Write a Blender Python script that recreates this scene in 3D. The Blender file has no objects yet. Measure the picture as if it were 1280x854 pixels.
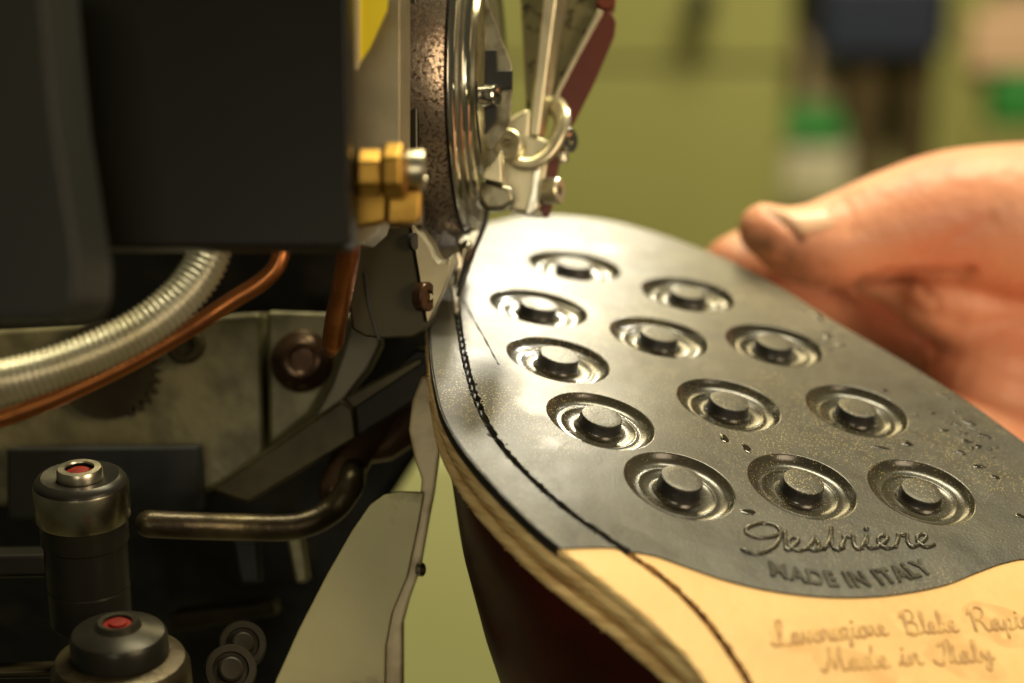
import bpy, bmesh, math, random
import numpy as np
from mathutils import Vector, Matrix, noise
from mathutils.geometry import delaunay_2d_cdt
random.seed(7)
SC = bpy.context.scene
COL = SC.collection
MM = 0.001
H0 = 1.2                      # camera height above the workshop floor, metres
# ------------------------------------------------------------------ camera
cd = bpy.data.cameras.new('camera'); cam = bpy.data.objects.new('camera', cd); COL.objects.link(cam)
cam.location = (0, 0, H0); cam.rotation_euler = (math.radians(70), 0, 0)
cd.sensor_width = 36; cd.lens = 2550 * 36 / 1280
cd.clip_start = 0.01; cd.clip_end = 30
cd.dof.use_dof = True; cd.dof.focus_distance = 0.253; cd.dof.aperture_fstop = 11.5
cd.dof.aperture_blades = 9
SC.camera = cam
SC.view_settings.view_transform = 'Standard'
SC.view_settings.look = 'None'
SC.view_settings.exposure = 0.0
SC.view_settings.gamma = 1.0
SC.cycles.use_denoising = True
SC.cycles.max_bounces = 8
# ------------------------------------------------------------------ frame of reference (mm, camera at the origin)
F_ = 2550.0; PIT = math.radians(20)
R = Vector((1, 0, 0)); F = Vector((0, math.cos(PIT), -math.sin(PIT))); U = Vector((0, math.sin(PIT), math.cos(PIT)))
X = Vector((1, 0, 0)); Y = Vector((0, 1, 0)); Z = Vector((0, 0, 1))
def ray(px, py): return F + R * ((px - 640) / F_) + U * ((427 - py) / F_)
def P(px, py, d): return ray(px, py) * d
def on_plane(px, py, p0, n):
    r = ray(px, py); return r * (p0.dot(n) / r.dot(n))
def W(v): return Vector((v[0] * MM, v[1] * MM, v[2] * MM + H0))
# ------------------------------------------------------------------ world, lamps and added fill lights
w = bpy.data.worlds.new('World'); SC.world = w; w.use_nodes = True
bg = w.node_tree.nodes['Background']; bg.inputs[0].default_value = (0.9, 0.82, 0.5, 1); bg.inputs[1].default_value = 0.065
def area(name, loc, target, sx, sy, power, color):
    l = bpy.data.lights.new(name, 'AREA'); l.shape = 'RECTANGLE'; l.size = sx * MM; l.size_y = sy * MM
    l.energy = power; l.color = color
    o = bpy.data.objects.new(name, l); COL.objects.link(o); o.location = W(loc)
    o.rotation_euler = (Vector(target) - Vector(loc)).to_track_quat('-Z', 'Y').to_euler(); return o
def spot(name, loc, target, power, ang, blend, color, rad):
    l = bpy.data.lights.new(name, 'SPOT'); l.energy = power; l.spot_size = math.radians(ang); l.spot_blend = blend
    l.color = color; l.shadow_soft_size = rad * MM
    o = bpy.data.objects.new(name, l); COL.objects.link(o); o.location = W(loc)
    o.rotation_euler = (Vector(target) - Vector(loc)).to_track_quat('-Z', 'Y').to_euler(); return o
area('sheen_light', (50, 950, 285), (5, 270, -95), 330, 190, 2.2, (1, .80, .40))  # unseen area light added beyond the toe for the sole's sheen
area('high_lamp', (120, 700, 900), (20, 260, -95), 500, 400, 2.3, (1, .82, .46))
area('hand_fill', (400, -110, 110), (75, 320, -100), 240, 240, 1.9, (1, .77, .50))  # fill added from the right front for the hand and sole edge
spot('machine_work_lamp', (36, 572, 26), (-3, 279, -92), 1.4, 10.5, .3, (1, .93, .74), 16)
spot('patch_spot', (112, 600, 165), (1, 230, -95), 2.2, 4.0, .6, (1, .93, .74), 8)  # narrow spot added to make a bright patch on the sole
area('room_lamp', (300, 700, 1000), (200, 1800, -400), 700, 400, 42, (1, .9, .6))
area('front_fill', (-60, -220, 110), (0, 260, -110), 160, 160, .16, (1, .88, .62))  # weak fill added near the camera
spot('edge_fill_spot', (-20, -190, 10), (14, 215, -124), 2.2, 14.5, .7, (1, .87, .6), 45)  # spot added near the camera to brighten sole edge and guard
spot('needle_fill', (125, 415, 45), (-6, 262, -91), 3.2, 10, .4, (1, .95, .8), 5)  # spot added to brighten the metal and margin at the stitching point
# ------------------------------------------------------------------ materials
def mat(name, base, rough=.5, metal=0., c2=None, ns=300., lo=.4, hi=.6, bump=0., bs=None, r2=None, coat=0., detail=6, sss=0., c3=None, ns3=60, lo3=.55, hi3=.7, stretch=None):
    """Principled surface: base colour, a second colour in noise patches, a third in larger patches, bump."""
    m = bpy.data.materials.new(name); m.use_nodes = True; nt = m.node_tree; N = nt.nodes; L = nt.links
    b = N['Principled BSDF']; b.inputs['Base Color'].default_value = (*base, 1); b.inputs['Roughness'].default_value = rough
    b.inputs['Metallic'].default_value = metal; b.inputs['Coat Weight'].default_value = coat; b.inputs['Coat Roughness'].default_value = .12
    tc = N.new('ShaderNodeTexCoord'); mp = N.new('ShaderNodeMapping'); L.new(tc.outputs['Object'], mp.inputs[0])
    if stretch: mp.inputs['Scale'].default_value = stretch
    def nz(scale, lo, hi, det=detail):
        n = N.new('ShaderNodeTexNoise'); n.inputs['Scale'].default_value = scale; n.inputs['Detail'].default_value = det
        L.new(mp.outputs[0], n.inputs['Vector'])
        r = N.new('ShaderNodeMapRange'); r.inputs['From Min'].default_value = lo; r.inputs['From Max'].default_value = hi
        L.new(n.outputs['Fac'], r.inputs['Value']); return n, r
    cur = None
    if c2 is not None:
        n, r = nz(ns, lo, hi); mx = N.new('ShaderNodeMix'); mx.data_type = 'RGBA'
        mx.inputs['A'].default_value = (*base, 1); mx.inputs['B'].default_value = (*c2, 1)
        L.new(r.outputs[0], mx.inputs['Factor']); cur = mx.outputs['Result']
        if r2 is not None:
            rr = N.new('ShaderNodeMapRange'); rr.inputs['To Min'].default_value = rough; rr.inputs['To Max'].default_value = r2
            L.new(r.outputs[0], rr.inputs['Value']); L.new(rr.outputs[0], b.inputs['Roughness'])
    if c3 is not None:
        n, r = nz(ns3, lo3, hi3); mx = N.new('ShaderNodeMix'); mx.data_type = 'RGBA'
        if cur: L.new(cur, mx.inputs['A'])
        else: mx.inputs['A'].default_value = (*base, 1)
        mx.inputs['B'].default_value = (*c3, 1); L.new(r.outputs[0], mx.inputs['Factor']); cur = mx.outputs['Result']
    if cur: L.new(cur, b.inputs['Base Color'])
    if bump:
        n = N.new('ShaderNodeTexNoise'); n.inputs['Scale'].default_value = bs or ns; n.inputs['Detail'].default_value = 5
        L.new(mp.outputs[0], n.inputs['Vector'])
        bp = N.new('ShaderNodeBump'); bp.inputs['Distance'].default_value = bump * MM; bp.inputs['Strength'].default_value = 1
        L.new(n.outputs['Fac'], bp.inputs['Height']); L.new(bp.outputs[0], b.inputs['Normal'])
    if sss:
        b.inputs['Subsurface Weight'].default_value = sss; b.inputs['Subsurface Radius'].default_value = (1, .35, .18); b.inputs['Subsurface Scale'].default_value = .003
    return m
def rubber(name, rough, dust, bump, wave=.5):
    """Black moulded rubber with gold dust specks, grey bloom and wet blotches."""
    m = mat(name, (.022, .020, .015), rough, 0, (.046, .041, .027), 120, .35, .7, bump=bump, bs=2600)
    nt = m.node_tree; N = nt.nodes; L = nt.links; b = N['Principled BSDF']
    src = b.inputs['Base Color'].links[0].from_socket; tc = [n for n in N if n.type == 'TEX_COORD'][0]
    v = N.new('ShaderNodeTexVoronoi'); v.inputs['Scale'].default_value = 3000; L.new(tc.outputs['Object'], v.inputs['Vector'])
    n1 = N.new('ShaderNodeTexNoise'); n1.inputs['Scale'].default_value = 55; n1.inputs['Detail'].default_value = 5; L.new(tc.outputs['Object'], n1.inputs['Vector'])
    th = N.new('ShaderNodeMapRange'); th.inputs['From Min'].default_value = .28; th.inputs['From Max'].default_value = .70
    th.inputs['To Min'].default_value = 0.04; th.inputs['To Max'].default_value = dust; L.new(n1.outputs['Fac'], th.inputs['Value'])
    sub = N.new('ShaderNodeMath'); sub.operation = 'LESS_THAN'; L.new(v.outputs['Distance'], sub.inputs[0]); L.new(th.outputs[0], sub.inputs[1])
    sp = N.new('ShaderNodeMix'); sp.data_type = 'RGBA'; sp.inputs['B'].default_value = (.42, .33, .13, 1)
    L.new(src, sp.inputs['A']); L.new(sub.outputs[0], sp.inputs['Factor']); L.new(sp.outputs['Result'], b.inputs['Base Color'])
    bp0 = [n for n in N if n.type == 'BUMP'][0]; nw_ = N.new('ShaderNodeTexNoise'); nw_.inputs['Scale'].default_value = 70; nw_.inputs['Detail'].default_value = 3
    L.new(tc.outputs['Object'], nw_.inputs['Vector']); bw = N.new('ShaderNodeBump'); bw.inputs['Distance'].default_value = wave * MM
    L.new(nw_.outputs['Fac'], bw.inputs['Height']); L.new(bw.outputs[0], bp0.inputs['Normal'])
    # wet blotches: smoother
    n2 = N.new('ShaderNodeTexNoise'); n2.inputs['Scale'].default_value = 38; n2.inputs['Detail'].default_value = 9; n2.inputs['Roughness'].default_value = .62
    L.new(tc.outputs['Object'], n2.inputs['Vector'])
    r2 = N.new('ShaderNodeMapRange'); r2.inputs['From Min'].default_value = .585; r2.inputs['From Max'].default_value = .615
    r2.inputs['To Min'].default_value = rough; r2.inputs['To Max'].default_value = rough * .8; L.new(n2.outputs['Fac'], r2.inputs['Value'])
    n3 = N.new('ShaderNodeTexNoise'); n3.inputs['Scale'].default_value = 300; n3.inputs['Detail'].default_value = 6
    L.new(tc.outputs['Object'], n3.inputs['Vector'])
    a = N.new('ShaderNodeMath'); a.operation = 'MULTIPLY_ADD'; a.inputs[1].default_value = .16; L.new(n3.outputs['Fac'], a.inputs[0]); L.new(r2.outputs[0], a.inputs[2])
    s = N.new('ShaderNodeMath'); s.operation = 'SUBTRACT'; s.inputs[1].default_value = .08; L.new(a.outputs[0], s.inputs[0]); L.new(s.outputs[0], b.inputs['Roughness'])
    return m
M = {}
M['rubber'] = rubber('black_rubber', .40, .25, .035, .35)
M['rubber_gloss'] = rubber('glossy_moulded_rubber', .25, .22, .012, .3)
M['rubber_top'] = rubber('worn_stud_rubber', .42, .32, .04)
M['crumb'] = mat('black_rubber_crumb', (.012, .011, .01), .45, bump=.1, bs=1500)
M['leather'] = mat('tan_sole_leather', (.62, .40, .145), .5, 0, (.53, .32, .10), 60, .35, .7, bump=.09, bs=620, c3=(.50, .29, .10), ns3=30, lo3=.56, hi3=.75)
M['edge'] = mat('cut_leather_edge', (.84, .64, .31), .8, 0, (.48, .29, .10), 420, .44, .72, bump=.4, bs=900, stretch=(.35, .35, 4.5))
M['edge2'] = mat('dark_leather_edge', (.62, .40, .15), .8, 0, (.30, .16, .05), 420, .4, .66, bump=.4, bs=900, stretch=(.35, .35, 4.5))
M['channel'] = mat('rough_channel', (.012, .010, .008), .6, 0, (.05, .04, .02), 900, .5, .7, bump=.25, bs=1600)
M['channel_tan'] = mat('rough_tan_channel', (.16, .08, .025), .8, 0, (.40, .23, .08), 700, .4, .6, bump=.25, bs=1600)
M['thread'] = mat('lit_waxed_thread', (.70, .64, .50), .3, bump=.06, bs=3000)  # pale base carries the lamplight caught by the stitches near the needle
M['blackthread'] = mat('black_thread', (.01, .01, .01), .4)
M['upper'] = mat('oxblood_leather', (.040, .0055, .0035), .34, 0, (.022, .004, .003), 90, .4, .6, bump=.02, bs=1500, coat=.05)
M['ink'] = mat('stamp_ink', (.37, .21, .075), .6, 0, (.55, .35, .125), 600, .45, .65)
M['burn'] = mat('stamp_stain', (.52, .30, .10), .6, 0, (.60, .41, .165), 240, .4, .7)
M['oil'] = mat('oil_drop', (.02, .018, .012), .06)
M['steel'] = mat('steel', (.60, .56, .44), .30, 1, (.22, .19, .13), 260, .5, .72, bump=.02, bs=1200, r2=.5)
M['polished'] = mat('polished_steel', (.72, .70, .62), .13, 1, (.40, .36, .28), 160, .5, .75, r2=.3)
M['nickel'] = mat('nickel', (.56, .51, .35), .36, .8, (.34, .30, .2), 180, .5, .75, bump=.015, bs=900)
M['dullsteel'] = mat('dull_steel', (.30, .28, .20), .42, 1, (.10, .085, .05), 300, .45, .65, bump=.03, bs=900, r2=.6)
M['speckled'] = mat('rust_speckled_steel', (.25, .205, .155), .27, .85, (.05, .032, .02), 2100, .49, .62, bump=.05, bs=1500, r2=.6, c3=(.15, .10, .065), ns3=110, lo3=.42, hi3=.75)
M['brass'] = mat('brass', (.42, .25, .055), .42, 1, (.22, .125, .03), 200, .5, .7)
M['copper'] = mat('copper', (.46, .17, .06), .32, 1, (.20, .075, .03), 200, .45, .7, bump=.02, bs=700, r2=.5)
M['darkpaint'] = mat('black_painted_steel', (.0045, .0044, .0022), .38, 0, (.006, .0058, .0035), 20, .4, .6, bump=.01, bs=500)
M['greypaint'] = mat('dark_grey_paint', (.026, .027, .022), .42, 0, (.022, .024, .022), 20, .4, .6)
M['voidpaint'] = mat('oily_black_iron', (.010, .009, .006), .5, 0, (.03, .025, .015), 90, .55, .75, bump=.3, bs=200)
M['casting'] = mat('olive_cast_iron', (.20, .18, .09), .45, .2, (.10, .088, .04), 200, .40, .66, bump=.14, bs=600, c3=(.08, .065, .03), ns3=26, lo3=.48, hi3=.80)
M['rail'] = mat('greasy_rail_steel', (.05, .042, .02), .42, .3, (.02, .015, .007), 120, .4, .65, bump=.06, bs=500)
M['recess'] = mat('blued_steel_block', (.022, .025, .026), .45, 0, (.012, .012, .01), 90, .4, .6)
M['oily'] = mat('oily_brown_steel', (.085, .050, .028), .25, .6, (.05, .025, .012), 150, .4, .65, bump=.05, bs=500)
M['blacksteel'] = mat('black_oiled_steel', (.028, .027, .023), .32, .5, (.03, .028, .02), 150, .4, .6, bump=.03, bs=500)
M['tube'] = mat('greasy_tube', (.10, .08, .04), .36, .7, (.035, .026, .014), 150, .38, .6, bump=.2, bs=400)
M['red'] = mat('red_plastic_plug', (.17, .008, .004), .6, 0, (.06, .005, .003), 600, .5, .7)
M['guard'] = mat('beige_painted_guard', (.50, .47, .25), .5, 0, (.41, .38, .20), 60, .4, .7, bump=.06, bs=400, c3=(.10, .065, .03), ns3=95, lo3=.60, hi3=.72)
M['guard_rim'] = mat('dirty_beige_rim', (.66, .56, .36), .5, 0, (.30, .22, .12), 160, .45, .68, bump=.08, bs=300)
M['hose'] = mat('silver_hose', (.62, .60, .48), .28, .75, (.5, .46, .3), 100, .4, .7)
M['yellow'] = mat('yellow_label', (.95, .78, .02), .45)
M['cream'] = mat('cream_label_edge', (.62, .52, .30), .5)
M['redstrap'] = mat('brown_red_strap', (.12, .020, .008), .42, 0, (.08, .014, .006), 120, .4, .7, bump=.01, bs=500)
M['spotted'] = mat('spotted_olive_steel', (.20, .18, .085), .4, .6, (.045, .035, .015), 600, .56, .64, bump=.02, bs=600)
M['darkmetal'] = mat('dark_bracket', (.05, .045, .032), .35, .8)
M['block'] = mat('dark_olive_block', (.038, .034, .018), .42, .2, (.03, .027, .014), 60, .4, .7, bump=.01, bs=900)
M['shield'] = mat('grey_shield', (.05, .045, .03), .35, .3, (.07, .06, .04), 90, .4, .7)
M['ringsteel'] = mat('brushed_ring_steel', (.40, .38, .29), .28, 1, (.25, .23, .16), 220, .4, .65, bump=.03, bs=900)
M['nutsteel'] = mat('greasy_nut_steel', (.018, .015, .009), .5, 0)
M['cheek'] = mat('satin_cheek_steel', (.34, .30, .20), .38, .6, (.22, .19, .12), 120, .4, .7, bump=.01, bs=900)
M['matteblack'] = mat('matte_black', (.008, .008, .007), .5)
M['green'] = mat('olive_green_paint', (.25, .245, .078), .5, 0, (.28, .275, .09), 3, .4, .6)
M['green_lit'] = mat('lit_green_paint', (.56, .57, .27), .5, 0, (.52, .53, .24), 3, .4, .6)  # green with the brighter light low on the wall put into the colour
M['navy'] = mat('navy_plastic', (.02, .025, .05), .5)
M['brownb'] = mat('brown_boot_leather', (.10, .068, .03), .5, 0, (.06, .045, .02), 12, .4, .6)
M['white'] = mat('white_plastic', (.55, .50, .36), .5)
M['grn'] = mat('bright_green_plastic', (.035, .22, .045), .45)
M['tanbg'] = mat('tan_card', (.33, .25, .15), .6)
M['pink'] = mat('pink_card', (.62, .40, .26), .6)
M['floor'] = mat('workshop_floor', (.22, .20, .12), .6, 0, (.15, .14, .08), 4, .4, .6)
M['wall'] = mat('workshop_wall', (.26, .24, .10), .7, 0, (.17, .16, .06), 3, .4, .6)
for k_ in ('upper', 'blacksteel', 'block', 'shield', 'rail', 'red', 'nutsteel', 'darkpaint', 'greypaint', 'voidpaint', 'recess'): M[k_].node_tree.nodes['Principled BSDF'].inputs['Specular IOR Level'].default_value = .16
# skin
sk = mat('skin', (.76, .37, .22), .48, 0, (.70, .28, .165), 55, .35, .7, bump=.35, bs=420, sss=.3, c3=(.30, .14, .07), ns3=85, lo3=.60, hi3=.80)
M['skin'] = sk
nt = sk.node_tree; b_ = nt.nodes['Principled BSDF']; src_ = b_.inputs['Base Color'].links[0].from_socket
at_ = nt.nodes.new('ShaderNodeAttribute'); at_.attribute_name = 'grime_folds'; gn_ = nt.nodes.new('ShaderNodeTexNoise'); gn_.inputs['Scale'].default_value = 420; gn_.inputs['Detail'].default_value = 6
tc_ = nt.nodes.new('ShaderNodeTexCoord'); nt.links.new(tc_.outputs['Object'], gn_.inputs['Vector'])
mr_ = nt.nodes.new('ShaderNodeMapRange'); mr_.inputs['From Min'].default_value = .25; mr_.inputs['From Max'].default_value = .65; mr_.inputs['To Min'].default_value = .45; mr_.inputs['To Max'].default_value = 1; nt.links.new(gn_.outputs['Fac'], mr_.inputs['Value'])
ml_ = nt.nodes.new('ShaderNodeMath'); ml_.operation = 'MULTIPLY'; nt.links.new(at_.outputs['Fac'], ml_.inputs[0]); nt.links.new(mr_.outputs[0], ml_.inputs[1])
gx_ = nt.nodes.new('ShaderNodeMix'); gx_.data_type = 'RGBA'; gx_.inputs['B'].default_value = (.16, .075, .04, 1); nt.links.new(src_, gx_.inputs['A']); nt.links.new(ml_.outputs[0], gx_.inputs['Factor']); nt.links.new(gx_.outputs['Result'], b_.inputs['Base Color'])
M['nail'] = mat('fingernail', (.80, .46, .30), .36, 0, (.74, .40, .25), 150, .4, .7, sss=.2)
# ------------------------------------------------------------------ object helpers
def setp(o, label=None, cat=None, group=None, kind=None):
    if label: o['label'] = label
    if cat: o['category'] = cat
    if group: o['group'] = group
    if kind: o['kind'] = kind
    return o
def thing(name, loc, label, cat, group=None):
    o = bpy.data.objects.new(name, None); o.empty_display_size = .005; COL.objects.link(o); o.location = W(loc); o['mm'] = 0
    del o['mm']; return setp(o, label, cat, group)
def wloc(o):
    v = Vector((0, 0, 0))
    while o is not None: v += o.location; o = o.parent
    return v
def mesh(name, vs, fs, m, parent=None, smooth=False, origin=None, bevel=0., segs=2, mats=None, fmat=None):
    vs = [W(v) for v in vs]
    if parent is not None: org = wloc(parent)
    else:
        if origin is None:
            a = np.array([tuple(v) for v in vs]); org = Vector(((a[:, 0].min() + a[:, 0].max()) / 2, (a[:, 1].min() + a[:, 1].max()) / 2, a[:, 2].min()))
        else: org = W(origin)
    me = bpy.data.meshes.new(name); me.from_pydata([tuple(v - org) for v in vs], [], fs)
    bm = bmesh.new(); bm.from_mesh(me); bmesh.ops.recalc_face_normals(bm, faces=bm.faces); bm.to_mesh(me); bm.free()
    for mm_ in (mats or [m]): me.materials.append(mm_)
    if fmat: me.polygons.foreach_set('material_index', fmat)
    if smooth: me.polygons.foreach_set('use_smooth', [True] * len(me.polygons))
    o = bpy.data.objects.new(name, me); COL.objects.link(o)
    if parent is not None: o.parent = parent
    else: o.location = org
    if bevel:
        b = o.modifiers.new('edge', 'BEVEL'); b.width = bevel * MM; b.segments = segs; b.limit_method = 'ANGLE'; b.angle_limit = math.radians(35)
        if not smooth: me.polygons.foreach_set('use_smooth', [True] * len(me.polygons)); b.harden_normals = True
    return o
def prism(name, pts, d, thick, m, parent=None, direction=None, bevel=.15, dl=None):
    """plate from a pixel outline: pts (px,py[,depth]) at depth d, extruded thick mm along direction (default away)."""
    fr = [P(p[0], p[1], p[2] if len(p) > 2 else d) for p in pts]
    dv = (direction or F).normalized() * thick
    n = len(fr); vs = fr + [v + dv for v in fr]
    fs = [list(range(n)), list(range(2 * n - 1, n - 1, -1))] + [[i, i + n, (i + 1) % n + n, (i + 1) % n] for i in range(n)]
    return mesh(name, vs, fs, m, parent, bevel=bevel)
def slab(name, a, da, b, db, m, parent=None, bevel=.2):
    fr = [P(p[0], p[1], da) for p in a]; bk = [P(p[0], p[1], db) for p in b]; n = len(fr)
    fs = [list(range(n)), list(range(2 * n - 1, n - 1, -1))] + [[i, i + n, (i + 1) % n + n, (i + 1) % n] for i in range(n)]
    return mesh(name, fr + bk, fs, m, parent, bevel=bevel)
def basis(ax):
    ax = Vector(ax).normalized(); t = Z if abs(ax.z) < .9 else X
    u = ax.cross(t).normalized(); return ax, u, ax.cross(u).normalized()
def lathe(name, c, ax, prof, m, parent=None, n=48, smooth=True, hexa=None, mats=None, fm=None, close=True):
    """prof: (height, radius) pairs; sharp corners are doubled by tiny steps in prof"""
    ax, u, v = basis(ax); c = Vector(c); vs = []; fs = []; fmi = []
    for h, r in prof:
        for i in range(n):
            t = 2 * math.pi * i / n; vs.append(c + ax * h + (u * math.cos(t) + v * math.sin(t)) * r)
    for k in range(len(prof) - 1):
        for i in range(n):
            fs.append([k * n + i, k * n + (i + 1) % n, (k + 1) * n + (i + 1) % n, (k + 1) * n + i]); fmi.append(fm[k] if fm else 0)
    if close:
        fs.append(list(range(n))[::-1]); fs.append([(len(prof) - 1) * n + i for i in range(n)]); fmi += [0, fm[-1] if fm else 0]
    o = mesh(name, vs, fs, m, parent, smooth=smooth, mats=mats, fmat=fmi if fm else None)
    if smooth: sharp(o)
    return o
def sharp(o, deg=32):
    bm = bmesh.new(); bm.from_mesh(o.data)
    for e in bm.edges:
        if len(e.link_faces) == 2 and e.calc_face_angle(0) > math.radians(deg): e.smooth = False
    bm.to_mesh(o.data); bm.free()
def hexnut(name, c, ax, r, h, m, parent=None):
    ax, u, v = basis(ax); c = Vector(c); vs = []
    for hh in (0, h):
        for i in range(6):
            t = math.pi / 3 * i + .3; vs.append(c + ax * hh + (u * math.cos(t) + v * math.sin(t)) * r)
    return mesh(name, vs, [list(range(6)), list(range(11, 5, -1))] + [[i, i + 6, (i + 1) % 6 + 6, (i + 1) % 6] for i in range(6)], m, parent, bevel=r * .2)
def screw(name, c, ax, r, h, m, parent=None, label=None):
    """cap screw: knurl-free head, bevelled rim, hexagonal socket"""
    ax, u, v = basis(ax); c = Vector(c); n = 36; vs = []
    def loop(hh, rf):
        for i in range(n):
            t = 2 * math.pi * i / n; rr = rf(t) if callable(rf) else rf
            vs.append(c + ax * hh + (u * math.cos(t) + v * math.sin(t)) * rr)
    hx = lambda t: r * .42 * math.cos(math.pi / 6) / math.cos((t % (math.pi / 3)) - math.pi / 6)
    loop(0, r); loop(h - r * .12, r); loop(h, r * .88); loop(h, r * .60); loop(h - r * .05, hx); loop(h - r * .6, hx)
    fs = []
    for k in range(5):
        for i in range(n): fs.append([k * n + i, k * n + (i + 1) % n, (k + 1) * n + (i + 1) % n, (k + 1) * n + i])
    fs.append([5 * n + i for i in range(n)]); fs.append(list(range(n))[::-1])
    o = mesh(name, vs, fs, m, parent, smooth=True); sharp(o); return o
def catmull(pts, k=8, closed=False):
    pts = [Vector(p) for p in pts]; n = len(pts); out = []
    rng = range(n if closed else n - 1)
    for i in rng:
        p0 = pts[(i - 1) % n] if closed or i > 0 else pts[0] * 2 - pts[1]
        p1 = pts[i]; p2 = pts[(i + 1) % n]
        p3 = pts[(i + 2) % n] if closed or i + 2 < n else pts[-1] * 2 - pts[-2]
        for j in range(k):
            t = j / k
            out.append(.5 * ((2 * p1) + (p2 - p0) * t + (2 * p0 - 5 * p1 + 4 * p2 - p3) * t * t + (3 * p1 - p0 - 3 * p2 + p3) * t ** 3))
    if not closed: out.append(pts[-1])
    return out
def tubegeo(path, rad, n=20, flat=1., cap=True, up=None):
    """rad: number or list; round caps"""
    path = [Vector(p) for p in path]; m_ = len(path); rad = [rad] * m_ if not hasattr(rad, '__len__') else list(rad)
    rings = []
    tn = [(path[min(i + 1, m_ - 1)] - path[max(i - 1, 0)]).normalized() for i in range(m_)]
    u = basis(tn[0])[1] if up is None else (up - tn[0] * up.dot(tn[0])).normalized()
    def ring(c, t, r):
        nonlocal u
        u = (u - t * u.dot(t)).normalized(); v = t.cross(u)
        rings.append([c + u * math.cos(2 * math.pi * k / n) * r * flat + v * math.sin(2 * math.pi * k / n) * r for k in range(n)])
    if cap:
        for a in (80, 60, 40, 20): ring(path[0] - tn[0] * rad[0] * math.sin(math.radians(a)), tn[0], rad[0] * math.cos(math.radians(a)))
    for i in range(m_): ring(path[i], tn[i], rad[i])
    if cap:
        for a in (20, 40, 60, 80): ring(path[-1] + tn[-1] * rad[-1] * math.sin(math.radians(a)), tn[-1], rad[-1] * math.cos(math.radians(a)))
    vs = [v for r in rings for v in r]; fs = []
    for k in range(len(rings) - 1):
        for i in range(n): fs.append([k * n + i, k * n + (i + 1) % n, (k + 1) * n + (i + 1) % n, (k + 1) * n + i])
    fs += [list(range(n))[::-1], [(len(rings) - 1) * n + i for i in range(n)]]
    return vs, fs
def tube(name, path, rad, m, parent=None, **k):
    vs, fs = tubegeo(path, rad, **k); return mesh(name, vs, fs, m, parent, smooth=True)
def box(name, c, s, m, parent=None, bevel=1., rz=0.):
    rot = Matrix.Rotation(rz, 3, 'Z'); vs = [Vector(c) + rot @ Vector((s[0] * a / 2, s[1] * b / 2, s[2] * e / 2)) for a in (-1, 1) for b in (-1, 1) for e in (-1, 1)]
    return mesh(name, vs, [[0, 1, 3, 2], [4, 6, 7, 5], [0, 4, 5, 1], [2, 3, 7, 6], [0, 2, 6, 4], [1, 5, 7, 3]], m, parent, bevel=bevel)
def join_geo(parts):
    vs, fs = [], []
    for v, f in parts:
        o = len(vs); vs += v; fs += [[i + o for i in g] for g in f]
    return vs, fs
# ------------------------------------------------------------------ THE SOLE'S SURFACE
QC = [-95.362, -8.195, 1.879, 0.94, 4.293, -2.104, 1.158]
def q(x, y):
    xs = (x - 20) / 50; ys = max(-2.2, (y - 270) / 50)
    lin = min(0, xs)
    return QC[0] + QC[1] * xs + QC[2] * ys + QC[3] * xs * xs + QC[4] * xs * ys + QC[5] * ys * ys + QC[6] * ys ** 3
def nrm(x, y, e=.1):
    return Vector((-(q(x + e, y) - q(x - e, y)) / (2 * e), -(q(x, y + e) - q(x, y - e)) / (2 * e), 1)).normalized()
def hit(px, py):
    r = ray(px, py); lo, hi = 80., 900.
    for _ in range(44):
        m_ = (lo + hi) / 2; p = r * m_
        if p.z > q(p.x, p.y): lo = m_
        else: hi = m_
    p = r * lo; return Vector((p.x, p.y))
def S(x, y, h=0.):
    return Vector((x, y, q(x, y))) + nrm(x, y) * h
def inside(pt, poly):
    x, y = pt; c = False; n = len(poly); j = n - 1
    for i in range(n):
        xi, yi = poly[i]; xj, yj = poly[j]
        if (yi > y) != (yj > y) and x < (xj - xi) * (y - yi) / (yj - yi) + xi: c = not c
        j = i
    return c
def insidev(pts, poly):
    c = np.zeros(len(pts), bool); n = len(poly); j = n - 1
    for i in range(n):
        xi, yi = poly[i]; xj, yj = poly[j]
        if yi != yj:
            k = ((yi > pts[:, 1]) != (yj > pts[:, 1])) & (pts[:, 0] < (xj - xi) * (pts[:, 1] - yi) / (yj - yi) + xi); c ^= k
        j = i
    return c
OUT_PX = [(884, 852), (844, 802), (792, 755), (739, 713), (700, 684), (665, 655), (625, 616), (581, 566), (553, 519), (541, 470), (537, 430), (537, 390), (545, 350), (562, 315), (590, 289),
          (625, 275), (665, 270), (710, 270), (770, 278), (835, 296), (900, 321), (965, 353), (1040, 400), (1130, 452), (1205, 499), (1280, 553), (1370, 622), (1450, 700)]
o2 = [hit(*p) for p in OUT_PX]
tail = [o2[-1] + Vector((4, -14)), o2[-1] + Vector((2, -34)), Vector((o2[-1].x - 16, 160)), Vector((60, 156)), Vector((42, 163)), Vector((30, 175))]
OUT = [Vector((v.x, v.y)) for v in catmull([Vector((v.x, v.y, 0)) for v in o2 + tail], 10, True)]
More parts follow.
